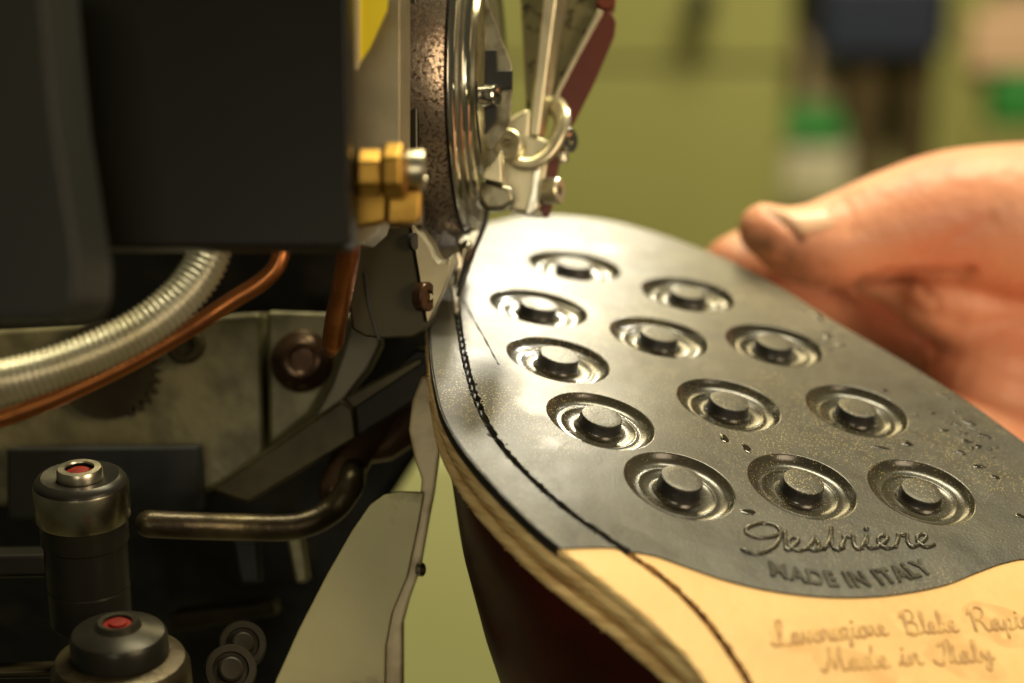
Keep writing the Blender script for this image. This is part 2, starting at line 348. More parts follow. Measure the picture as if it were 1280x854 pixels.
# resample evenly
def resample(pts, step, closed):
    pts = list(pts) + ([pts[0]] if closed else []); L = [0]
    for a, b in zip(pts, pts[1:]): L.append(L[-1] + (b - a).length)
    n = max(2, round(L[-1] / step)); out = []; k = 0
    for i in range(n + (0 if closed else 1)):
        s = L[-1] * i / n
        while k < len(L) - 2 and L[k + 1] < s: k += 1
        t = (s - L[k]) / max(1e-9, L[k + 1] - L[k]); out.append(pts[k].lerp(pts[k + 1], t))
    return out
OUT = resample(OUT, .7, True)
CH_PX = [(566, 345), (569, 372), (574, 410), (581, 450), (591, 487), (604, 520), (622, 551), (646, 580), (681, 614), (720, 646), (760, 673), (785, 690), (830, 722), (870, 760), (905, 803), (942, 862), (975, 930)]
CH = resample([Vector((v.x, v.y)) for v in catmull([hit(*p).to_3d() for p in CH_PX], 10)], .35, False)
BD_PX = [(690, 681), (704, 685), (730, 684), (765, 684), (783, 688), (818, 694), (850, 705), (908, 725), (970, 739), (1039, 746), (1108, 744), (1177, 732), (1222, 715), (1256, 703), (1290, 698), (1350, 704), (1420, 735), (1500, 790), (1600, 860)]
BD = resample([Vector((v.x, v.y)) for v in catmull([hit(*p).to_3d() for p in BD_PX], 10)], .4, False)
# channel loop (ragged on its outer side)
def cnormal(c, i):
    t = (c[min(i + 1, len(c) - 1)] - c[max(i - 1, 0)]).normalized(); return Vector((-t.y, t.x))
chL, chR = [], []
for i, p in enumerate(CH):
    n = cnormal(CH, i); s = i / len(CH)
    wl = .50 + .28 * noise.noise(Vector((i * .31, 3, 0))) + .22 * noise.noise(Vector((i * 1.1, 8, 0)))
    wr = .46 + .12 * noise.noise(Vector((i * .25, 13, 0)))
    if i < 4: wl *= i / 4 + .05; wr *= i / 4 + .05
    chL.append(p + n * wl); chR.append(p - n * wr)
CHLOOP = chL + chR[::-1]
RING_PX = [(718, 332), (673, 384), (860, 368), (698, 449), (824, 421), (968, 431), (751, 525), (911, 505), (1071, 513), (850, 606), (1003, 607), (1152, 614)]
RR = 7.0; NR = 96
rings = []
for px in RING_PX:
    c = hit(*px); n = nrm(c.x, c.y); a = n.cross(Y).normalized(); b = n.cross(a)
    rings.append((c, a, b))
def ringpt(k, r, t):
    c, a, b = rings[k]; v = (a * math.cos(t) + b * math.sin(t)) * r; return c.x + v.x, c.y + v.y
def build_sheet():
    vs, es = [], []
    def addloop(pts, closed=True):
        o = len(vs); vs.extend(pts); n = len(pts)
        for i in range(n if closed else n - 1): es.append((o + i, o + (i + 1) % n))
    addloop([Vector(p) for p in OUT]); addloop(CHLOOP); addloop(BD, False)
    for k in range(12): addloop([Vector(ringpt(k, RR, 2 * math.pi * i / NR)) for i in range(NR)])
    cons = np.array([tuple(v) for v in vs])
    xs = [v.x for v in OUT]; ys = [v.y for v in OUT]; g = 1.15; pts = []
    j = 0; y = min(ys)
    while y < max(ys):
        x = min(xs) + (g / 2 if j % 2 else 0)
        while x < max(xs): pts.append((x, y)); x += g
        y += g * .87; j += 1
    pts = np.array(pts); pts = pts[insidev(pts, [tuple(v) for v in OUT])]
    keep = np.ones(len(pts), bool)
    for s in range(0, len(pts), 2000):
        d = ((pts[s:s + 2000, None, :] - cons[None]) ** 2).sum(-1).min(1); keep[s:s + 2000] = d > .30
    vs.extend(Vector(p) for p in pts[keep])
    r = delaunay_2d_cdt(vs, es, [], 0, 1e-4)
    V = r[0]; T = r[2]
    cen = np.array([tuple((V[t[0]] + V[t[1]] + V[t[2]]) / 3) for t in T])
    inn = insidev(cen, [tuple(v) for v in OUT]); inc = insidev(cen, [tuple(v) for v in CHLOOP])
    hole = np.zeros(len(T), bool)
    for k in range(12):
        c, a, b = rings[k]
        d = np.array([[x - c.x, y - c.y] for x, y in cen]); A = np.array([[a.x, b.x], [a.y, b.y]]); uv = d @ np.linalg.inv(A).T
        hole |= (uv ** 2).sum(1) < (RR * .9995) ** 2
    ly = min(v.y for v in OUT) - 30
    low = [tuple(v) for v in BD] + [(BD[-1].x + 20, ly), (BD[0].x - 60, ly), (BD[0].x - 60, BD[0].y)]
    leath = insidev(cen, low)
    return V, T, inn & ~inc & ~hole, leath
V2, T2, OK, LE = build_sheet()
def sheet_mesh(name, sel, h, m, parent, skirt=.0):
    ids = {}; vs = []; fs = []
    for t, s in zip(T2, sel):
        if not s: continue
        f = []
        for i in t:
            if i not in ids: ids[i] = len(vs); vs.append(S(V2[i].x, V2[i].y, h))
            f.append(ids[i])
        fs.append(f)
    if skirt:
        cnt = {}
        for f in fs:
            for a, b in zip(f, f[1:] + f[:1]):
                k = (min(a, b), max(a, b)); cnt[k] = cnt.get(k, 0) + 1
        inv = {v: k for k, v in ids.items()}; low = {}
        for (a, b), c in cnt.items():
            if c == 1:
                for z in (a, b):
                    if z not in low:
                        i = inv[z]; low[z] = len(vs); vs.append(S(V2[i].x, V2[i].y, h - skirt))
                fs.append([a, b, low[b], low[a]])
    o = mesh(name, vs, fs, m, parent, smooth=True); sharp(o, 40); return o
c0 = hit(850, 560)
shoe = thing('shoe', (c0.x, c0.y + 10, -150), 'upturned dark oxblood leather shoe with black studded rubber and tan leather sole', 'shoe')
sheet_mesh('rubber_outsole', OK & ~LE, 0., M['rubber'], shoe, .55)['label'] = 'black rubber forefoot with recessed rings and cut stitching channel'
sheet_mesh('leather_outsole', OK & LE, -.22, M['leather'], shoe, .3)['label'] = 'tan leather waist of the sole with stamped writing'
# rings and studs
BOWL = [(7.0, 0), (6.96, -.012), (6.9, -.05), (6.82, -.14), (6.72, -.30), (6.58, -.55), (6.38, -.85), (6.1, -1.12), (5.75, -1.32), (5.4, -1.40), (5.1, -1.40), (4.9, -1.36), (4.76, -1.36), (4.66, -1.44), (4.5, -1.56), (4.1, -1.68), (3.6, -1.72), (3.2, -1.70), (2.95, -1.62), (2.80, -1.5)]
SH = [.45, .55, .4, .7, .5, .5, .6, .5, .5, 1.0, .65, .15]
for k in range(12):
    vs = []; fs = []
    for r, h in BOWL:
        h *= .76
        for i in range(NR):
            x, y = ringpt(k, r, 2 * math.pi * i / NR); vs.append(S(x, y, h))
    for a in range(len(BOWL) - 1):
        for i in range(NR): fs.append([a * NR + i, a * NR + (i + 1) % NR, (a + 1) * NR + (i + 1) % NR, (a + 1) * NR + i])
    ro = mesh('tread_ring', vs, fs, M['rubber_gloss'], shoe, smooth=True)
    H = SH[k]; prof = [(3.15, -1.24), (2.92, -1.05), (2.76, -.75), (2.66, H - .35), (2.62, H - .10), (2.57, H - .02), (2.50, H), (1.6, H + .02), (.7, H + .02)]
    vs = []; fs = []; n = 48; fm = []
    for j, (r, h) in enumerate(prof):
        for i in range(n):
            t = 2 * math.pi * i / n; x, y = ringpt(k, r * (1 + .012 * noise.noise(Vector((math.cos(t) * 3 + k * 7, math.sin(t) * 3, 0)))), t); vs.append(S(x, y, h))
    for a in range(len(prof) - 1):
        for i in range(n): fs.append([a * n + i, a * n + (i + 1) % n, (a + 1) * n + (i + 1) % n, (a + 1) * n + i]); fm.append(2 if a < 2 else 0 if a < 4 else 1)
    fs.append([(len(prof) - 1) * n + i for i in range(n)]); fm.append(1)
    so = mesh('stud', vs, fs, M['rubber_gloss'], ro, smooth=True, mats=[M['crumb'], M['rubber_top'], M['rubber_gloss']], fmat=fm); sharp(so, 50)
# channel groove
def strip(name, i0, i1, m):
    vs = []; fs = []; prof = [(1, -.15), (.8, -.75), (.3, -1.05), (-.3, -1.05), (-.8, -.75), (-1, -.15)]
    for i in range(i0, i1):
        c = (chL[i] + chR[i]) / 2; hw = (chL[i] - chR[i]) / 2
        for a, h in prof:
            p = c + hw * a * 1.02; vs.append(S(p.x, p.y, h + .18 * noise.noise(Vector((i * .5, a * 3, 1)))))
    n = len(prof)
    for i in range(i1 - i0 - 1):
        for j in range(n - 1): fs.append([i * n + j, (i + 1) * n + j, (i + 1) * n + j + 1, i * n + j + 1])
    return mesh(name, vs, fs, m, shoe, smooth=True)
kb = min(range(len(CH)), key=lambda i: (CH[i] - hit(785, 690)).length)
strip('stitch_channel', 0, kb + 1, M['channel'])
strip('stitch_channel', kb, len(CH), M['channel_tan'])['label'] = 'brown cut channel in the tan leather'
# stitches in the channel: first ones pale with lamplight in the colour, then black
st = None; acc = 0
k1 = min(range(len(CH)), key=lambda i: (CH[i] - hit(603, 518)).length)
i = 8
while i < k1:
    a, b = CH[i], CH[i + 4]; pa, pb = S(a.x, a.y, -.22), S(b.x, b.y, -.22); mid = (pa + pb) / 2; t = (pb - pa).normalized()
    if st is None:
        vs, fs = tubegeo([Vector((-.55, 0, -.06)), Vector((0, 0, .10)), Vector((.55, 0, -.06))], [.22, .34, .22], n=10)
        me = bpy.data.meshes.new('stitch'); me.from_pydata([tuple(v * MM) for v in vs], [], fs); me.materials.append(M['thread']); me.polygons.foreach_set('use_smooth', [True] * len(fs)); st = me
    if len([1 for x_ in COL.objects if x_.name.startswith('stitch')]) == 8:
        vs, fs = tubegeo([Vector((-.55, 0, -.16)), Vector((0, 0, -.02)), Vector((.55, 0, -.16))], [.20, .32, .20], n=10)
        st = bpy.data.meshes.new('stitch'); st.from_pydata([tuple(v * MM) for v in vs], [], fs); st.materials.append(M['blackthread']); st.polygons.foreach_set('use_smooth', [True] * len(fs))
    o = bpy.data.objects.new('stitch', st); COL.objects.link(o); o.parent = shoe; o.location = W(mid) - wloc(shoe)
    nn = nrm(a.x, a.y); yy = nn.cross(t).normalized(); o.rotation_euler = Matrix((t, yy, t.cross(yy))).transposed().to_euler()
    i += 6
# ragged crumbs along the cut lip of the channel
geo = []
def blob(c, r, seed):
    bm = bmesh.new(); bmesh.ops.create_icosphere(bm, subdivisions=1, radius=1)
    vs = [c + Vector((v.co.x * r * (1 + .7 * noise.noise(v.co * 1.7 + Vector((seed, 0, 0)))), v.co.y * r * (1 + .7 * noise.noise(v.co * 1.9 + Vector((0, seed, 0)))), v.co.z * r * .7)) for v in bm.verts]
    fs = [[v.index for v in f.verts] for f in bm.faces]; bm.free(); return vs, fs
for i in range(k1 - 30, kb):
    for s in range(3):
        if random.random() < .42:
            p = CH[i] + cnormal(CH, i) * (random.choice((-.45, .62)) + random.uniform(-.22, .25)); geo.append(blob(S(p.x, p.y, random.uniform(-.2, .06)), random.uniform(.06, .20), i * 3.3 + s))
setp(mesh('rubber_crumbs', *join_geo(geo), M['crumb'], shoe, smooth=True), kind='stuff')
geo = []
for i in range(kb, len(CH)):
    if random.random() < .6:
        p = CH[i] + cnormal(CH, i) * random.uniform(-.5, .5); geo.append(blob(S(p.x, p.y, random.uniform(-.6, -.25)), random.uniform(.08, .2), i * 3.3))
setp(mesh('leather_crumbs', *join_geo(geo), M['channel_tan'], shoe, smooth=True), kind='stuff')
# flap line cut beside the stitches
fl = catmull([hit(*p).to_3d() for p in [(577, 372), (588, 392), (602, 416), (614, 438), (623, 455)]], 8)
tube('cut_line', [S(v.x, v.y, -.05) for v in fl], [.15 + .05 * math.sin(i) for i in range(len(fl))], M['crumb'], shoe, n=8)
# edge layers, lofted around the outline
NO = len(OUT)
area2 = sum(OUT[i].x * OUT[(i + 1) % NO].y - OUT[(i + 1) % NO].x * OUT[i].y for i in range(NO)); sg = 1 if area2 > 0 else -1
ON = []
for i in range(NO):
    t = (OUT[(i + 3) % NO] - OUT[i - 3]).normalized(); ON.append(Vector((t.y, -t.x)) * sg)
def thk(i):        # layer thickness scale: thinner at the toe
    y = OUT[i].y; return max(.62, min(1.15, .62 + (262 - y) / 85))
def band(name, prof, m, rough=.0, i0=0, i1=None, closed=True):
    """prof rows (outward offset, drop)"""
    idx = list(range(i0, i1 if i1 is not None else NO)); vs = []; fs = []
    for r, (o, d) in enumerate(prof):
        for i in idx:
            k = i % NO; nz_ = rough * (noise.noise(Vector((k * .21, r * 5, 2))) + .6 * noise.noise(Vector((k * .9, r * 7, 9))))
            p = OUT[k] + ON[k] * (o + (nz_ if 0 < r < len(prof) - 1 else 0)); b = S(OUT[k].x, OUT[k].y, 0)
            vs.append(Vector((p.x, p.y, b.z)) + Z * (-d * thk(k) + nz_ * .3 * (0 < r < len(prof) - 1)))
    n = len(idx)
    for r in range(len(prof) - 1):
        for i in range(n if closed else n - 1): fs.append([r * n + i, r * n + (i + 1) % n, (r + 1) * n + (i + 1) % n, (r + 1) * n + i])
    return mesh(name, vs, fs, m, shoe, smooth=True)
iB = min(range(NO), key=lambda i: (OUT[i] - BD[2]).length)
iE = min(range(NO), key=lambda i: (OUT[i] - Vector(hit(1450, 700))).length)
lo_, hi_ = (iB, iE) if iB < iE else (iE, iB)
TOPR = [(-.25, -.03), (-.02, .03), (.10, .16), (.14, .7), (.08, 1.25), (-.5, 1.35), (-1.5, 1.36)]
band('rubber_edge', TOPR, M['crumb'], .05, lo_, hi_ + 1, False)
band('outsole_edge', [(-.35, .12), (-.02, .24), (.15, .5), (.14, .9), (.1, 1.3), (-.5, 1.4), (-1.5, 1.42)], M['edge'], .10, hi_, NO + lo_ + 1, False)
band('leather_layer', [(-1.2, 1.40), (-.05, 1.42), (.25, 1.7), (.32, 2.3), (.2, 2.75), (-.6, 2.85), (-1.5, 2.9)], M['edge'], .12)
band('midsole_layer', [(-1.2, 2.92), (-.4, 2.95), (-.12, 3.1), (-.08, 3.6), (-.2, 3.85), (-.8, 3.95), (-1.5, 3.97)], M['edge2'], .12)
band('welt', [(-1.2, 3.98), (.0, 4.0), (.38, 4.25), (.42, 4.8), (.25, 5.25), (-.6, 5.4), (-4.5, 5.6), (-6, 5.6)], M['edge'], .16)
geo = []
for row, off in ((1.5, .2), (2.3, .33), (2.8, .15), (3.9, -.1), (4.3, .4), (4.8, .42), (5.2, .25)):
    for i in range(0, NO):
        if OUT[i].x < 40 and OUT[i].y < 262 and random.random() < .55:
            p = OUT[i] + ON[i] * (off + random.uniform(-.03, .05)); geo.append(blob(Vector((p.x, p.y, q(OUT[i].x, OUT[i].y) - (row + random.uniform(-.2, .2)) * thk(i))), random.uniform(.05, .15), i * 2.3 + row))
setp(mesh('leather_fibres', *join_geo(geo), M['edge'], shoe, smooth=True), kind='stuff')
# upper: lofted below the welt
def upper():
    rows = [(-3.2, 5.2), (-2.4, 7.0), (-2.0, 9.5), (-2.2, 14), (-3.2, 22), (-5.5, 32), (-9, 44), (-14, 56), (-21, 66), (-30, 72)]
    st_ = 3; idx = list(range(0, NO, st_)); vs = []; fs = []; n = len(idx)
    cen = sum(OUT, Vector((0, 0))) / NO
    for r, (o, d) in enumerate(rows):
        for i in idx:
            p = OUT[i] + ON[i] * max(o, -12)
            if o < -12: p = p.lerp(cen, (-o - 12) / 40)
            vs.append(Vector((p.x, p.y, q(OUT[i].x, OUT[i].y) - d + .5 * noise.noise(Vector((p.x * .1, p.y * .1, d * .08))))))
    for r in range(len(rows) - 1):
        for i in range(n): fs.append([r * n + i, r * n + (i + 1) % n, (r + 1) * n + (i + 1) % n, (r + 1) * n + i])
    fs.append([(len(rows) - 1) * n + i for i in range(n)])
    return mesh('upper', vs, fs, M['upper'], shoe, smooth=True)
upper()['label'] = 'glossy oxblood leather upper below the sole'
# ------------------------------------------------------------------ writing on the sole
def frame2(pl, pr):
    a, b = hit(*pl), hit(*pr); t = (b - a); L = t.length; t.normalize(); return a, t, Vector((-t.y, t.x)), L
G = {  # joined handwriting, x-height 1: points and advance
 'S': ([(-.7, .15), (-.3, -.15), (.3, -.05), (.85, .5), (1.15, 1.3), (1.0, 1.9), (.4, 2.15), (-.3, 1.8), (-.35, 1.3), (.2, 1.0), (1.0, 1.2), (1.35, 1.45)], 1.25),
 'e': ([(0, .1), (.45, .45), (.65, .8), (.45, 1.0), (.2, .75), (.2, .3), (.5, 0), (.9, .15)], .9),
 's': ([(0, .1), (.35, .6), (.5, 1.0), (.62, .6), (.6, .15), (.35, 0), (.2, .12), (.55, .05), (.85, .15)], .85),
 't': ([(0, .1), (.35, .8), (.55, 1.7), (.4, .6), (.45, .08), (.7, .05), (.9, .2)], .75),
 'r': ([(0, .1), (.25, .7), (.3, 1.05), (.5, .95), (.7, .95), (.65, .4), (.75, .05), (1.0, .15)], .95),
 'i': ([(0, .1), (.3, .7), (.38, 1.0), (.32, .4), (.42, .05), (.75, .15)], .7),
 'a': ([(0, .1), (.6, .85), (.45, 1.0), (.15, .7), (.15, .2), (.4, 0), (.68, .5), (.75, .95), (.7, .3), (.85, .03), (1.1, .15)], 1.05),
 'v': ([(0, .2), (.25, .95), (.4, .3), (.55, 0), (.8, .5), (.85, 1.0), (1.05, .9)], .95),
 'o': ([(0, .15), (.5, 1.0), (.2, .75), (.2, .2), (.5, 0), (.8, .35), (.75, .85), (.5, 1.0), (1.0, .85)], .95),
 'z': ([(0, .7), (.2, 1.0), (.7, .9), (.3, .1), (.7, .2), (.65, -.5), (.4, -.6), (.9, .15)], .9),
 'n': ([(0, .1), (.2, .9), (.22, .1), (.5, .9), (.7, .9), (.72, .2), (.85, .03), (1.1, .15)], 1.05),
 'l': ([(0, .1), (.5, 1.3), (.5, 2.0), (.3, 1.7), (.3, .3), (.5, 0), (.75, .15)], .7),
 'k': ([(0, .1), (.45, 1.3), (.4, 2.0), (.25, 1.5), (.25, .0), (.35, .6), (.7, .95), (.4, .55), (.75, .05), (1.0, .15)], .95),
 'p': ([(0, .1), (.3, .9), (.15, -.8), (.3, .6), (.6, 1.0), (.8, .6), (.6, .1), (.35, .1), (.7, .0), (1.0, .15)], 1.0),
 'd': ([(0, .1), (.6, .85), (.45, 1.0), (.15, .7), (.15, .2), (.4, 0), (.7, .6), (.95, 2.0), (.75, .4), (.9, .03), (1.15, .15)], 1.1),
 'y': ([(0, .2), (.2, .95), (.3, .3), (.5, .05), (.75, .9), (.65, -.5), (.35, -.8), (.3, -.4), (1.0, .2)], 1.0),
 'L': ([(-.4, .3), (-.1, 0), (.3, .2), (.8, 1.2), (1.1, 2.0), (.9, 2.3), (.6, 1.9), (.6, 1.0), (.3, .1), (.0, .05), (.7, .1), (1.3, 0), (1.6, .3)], 1.6),
 'B': ([(.1, 1.6), (.6, 2.1), (.35, 0), (.5, 1.9), (1.1, 2.2), (1.5, 1.8), (1.1, 1.2), (.7, 1.1), (1.4, .9), (1.4, .2), (.8, -.1), (.3, .2)], 1.8),
 'R': ([(.1, 1.6), (.6, 2.1), (.35, 0), (.5, 1.9), (1.1, 2.2), (1.5, 1.8), (1.1, 1.2), (.7, 1.1), (1.1, .8), (1.4, 0), (1.8, .2)], 1.8),
 'M': ([(-.2, .2), (.1, 0), (.5, 1.0), (.7, 2.1), (.8, .6), (.9, .3), (1.5, 2.1), (1.4, .7), (1.5, 0), (1.9, .2)], 1.9),
 'I': ([(-.1, .4), (.2, 0), (.7, .3), (1.1, 2.1), (.5, 1.7), (.9, 1.9), (1.5, 2.2)], 1.2),
 ' ': (None, .8)}
def script_paths(txt):
    x = 0; paths = []
    cur = []
    for ch in txt:
        g, adv = G[ch]
        if g is None or ch.isupper():
            if cur: paths.append(cur)
            cur = []
        if ch == 'i': paths.append([(x + .42 + 1.5 * .28, 1.5), (x + .5 + 1.55 * .28, 1.55)])
        if g: cur += [(px_ + x + py_ * .28, py_) for px_, py_ in g]
        x += adv
    if cur: paths.append(cur)
    return paths, x
def write(txt, pl, pr, xh, rad, h, m, name, flat=.6):
    a, t, n, L = frame2(pl, pr); paths, wd = script_paths(txt); s = L / wd; out = []
    for p in paths:
        c = catmull([Vector((u * s, v * xh, 0)) for u, v in p], 5); pts = []
        for v in c:
            g = a + t * v.x + n * v.y; pts.append(S(g.x, g.y, h))
        out.append(tubegeo(pts, [rad * (1 + .25 * noise.noise(Vector((j * .3, 1, 4)))) for j in range(len(pts))], n=8))
    return mesh(name, *join_geo(out), m, shoe, smooth=True)
write('Sestriere', (948, 690), (1168, 684), 2.3, .31, .02, M['rubber_gloss'], 'raised_lettering')['label'] = 'script word Sestriere moulded in the rubber'
write('Lavorazione', (972, 806), (1112, 792), 1.5, .20, -.24, M['ink'], 'stamped_lettering')['label'] = 'stamped script word Lavorazione'
write('Blake', (1132, 792), (1200, 788), 1.6, .20, -.24, M['ink'], 'stamped_lettering')['label'] = 'stamped script word Blake'
write('Rapid', (1216, 788), (1296, 783), 1.6, .20, -.24, M['ink'], 'stamped_lettering')['label'] = 'stamped script word Rapid'
write('Made in', (1032, 838), (1155, 829), 1.5, .20, -.24, M['ink'], 'stamped_lettering')['label'] = 'stamped script words Made in'
write('Italy', (1172, 830), (1244, 824), 1.5, .20, -.24, M['ink'], 'stamped_lettering')['label'] = 'stamped script word Italy'
def stain(px, py, wx, wy, seed):
    c = hit(px, py); n = 40; vs = []
    for i in range(n):
        t = 2 * math.pi * i / n; k = 1 + .22 * noise.noise(Vector((math.cos(t) * 1.6, math.sin(t) * 1.6, seed)))
        vs.append(S(c.x + wx * k * math.cos(t), c.y + wy * k * math.sin(t), -.214))
    vs.append(S(c.x, c.y, -.214)); return mesh('stain', vs, [[i, (i + 1) % n, n] for i in range(n)], M['burn'], shoe, smooth=True)
for a in [(1167, 782, 4.8, 3.2, 1), (1250, 780, 5.0, 3.2, 5), (990, 797, 2.6, 2.2, 9), (1072, 830, 5.2, 2.2, 13), (1208, 822, 4.6, 3.0, 17)]: stain(*a)
# MADE IN ITALY, arched capitals
cu = bpy.data.curves.new('caps', 'FONT'); cu.body = 'MADE IN ITALY'; cu.size = 1; cu.offset = .035; cu.extrude = .0; cu.space_character = 1.12
to = bpy.data.objects.new('caps', cu); COL.objects.link(to); bpy.context.view_layer.update()
tm = bpy.data.meshes.new_from_object(to.evaluated_get(bpy.context.evaluated_depsgraph_get())); bpy.data.objects.remove(to)
bm = bmesh.new(); bm.from_mesh(tm); bmesh.ops.subdivide_edges(bm, edges=bm.edges, cuts=1)
ex = bmesh.ops.extrude_face_region(bm, geom=list(bm.faces)); top = {v for v in ex['geom'] if isinstance(v, bmesh.types.BMVert)}
arc = catmull([hit(*p).to_3d() for p in [(962, 719), (1010, 729), (1062, 734), (1115, 729), (1168, 716)]], 12)
AL = [0]
for u_, v_ in zip(arc, arc[1:]): AL.append(AL[-1] + (v_ - u_).length)
wid = max(v.co.x for v in bm.verts); sc_ = AL[-1] / wid
vs = []; bm.verts.index_update()
for v in bm.verts:
    s = v.co.x * sc_; k = 0
    while k < len(AL) - 2 and AL[k + 1] < s: k += 1
    t = (arc[k + 1] - arc[k]).normalized(); p = arc[k] + t * (s - AL[k]) + Vector((-t.y, t.x, 0)) * v.co.y * 3.3
    vs.append(S(p.x, p.y, .19 if v in top else -.05))
fs = [[v.index for v in f.verts] for f in bm.faces]; bm.free()
mesh('raised_capitals', vs, fs, M['rubber_gloss'], shoe, bevel=0)['label'] = 'raised capitals MADE IN ITALY'
# oil drops and smears on the rubber
geo = []
def drop(px, py, rx, ry, ang, h, seed):
    c = hit(px, py); rows = [(1, -.01), (.9, .55), (.65, .85), (.3, 1)]; vs = []; n = 18
    for f, hh in rows:
        for i in range(n):
            t = 2 * math.pi * i / n; k = f * (1 + .45 * noise.noise(Vector((math.cos(t) * 1.5, math.sin(t) * 1.5, seed))))
            x, y = rx * k * math.cos(t), ry * k * math.sin(t); vs.append(S(c.x + x * math.cos(ang) - y * math.sin(ang), c.y + x * math.sin(ang) + y * math.cos(ang), hh * h))
    fs = [[a * n + i, a * n + (i + 1) % n, (a + 1) * n + (i + 1) % n, (a + 1) * n + i] for a in range(3) for i in range(n)] + [[3 * n + i for i in range(n)]]
    return vs, fs
DR = [(1120, 548, 1.6, .7, .1), (1135, 555, .9, .5, .4), (1125, 572, .7, .5, 0), (1210, 528, 1.3, .5, -.5), (1230, 545, 1.2, .4, -.3), (1205, 550, .6, .4, 0), (1215, 560, .5, .35, 1), (940, 578, .8, 1.8, .1),
      (933, 560, .5, 1.2, .3), (1274, 645, .7, .4, .1), (830, 545, 1.0, .45, .5), (815, 555, .8, .4, .3), (905, 548, .6, .9, .1), (1080, 585, .5, .3, 0), (1020, 395, .9, .7, .2), (1035, 420, 1.2, .5, 1), (1050, 432, .8, .5, .3),
      (1180, 495, 1.0, .5, -.4), (1195, 515, .7, .3, 0), (1100, 560, 1.4, .35, .1), (1160, 470, .8, .4, .2), (935, 640, .9, .6, .3), (955, 655, .5, .4, .3), (1245, 560, .5, .3, 0)]
for k in range(64):
    if k < 22: a_ = (random.gauss(1028, 16), random.gauss(408, 18))
    elif k < 52: a_ = (random.uniform(1090, 1262), 0); a_ = (a_[0], 478 + (a_[0] - 1090) * .45 + random.uniform(0, 55))
    else: a_ = (random.uniform(915, 960), random.uniform(545, 640))
    if k > 56: continue
    DR.append((a_[0], a_[1], random.uniform(.25, 1.1), random.uniform(.15, .5), random.uniform(-.7, .6)))
def clear(d):
    c = hit(d[0], d[1]); return inside((c.x + 1.2, c.y + .8), [tuple(v) for v in OUT]) and all((c - r_[0]).length > RR + max(d[2], d[3]) * 1.2 for r_ in rings)
DR = [d for d in DR if clear(d)]
for k, d in enumerate(DR): geo.append(drop(d[0], d[1], d[2], d[3], d[4], .10, k * 3.1))
setp(mesh('oil_smears', *join_geo(geo), M['oil'], shoe, smooth=True), kind='stuff')
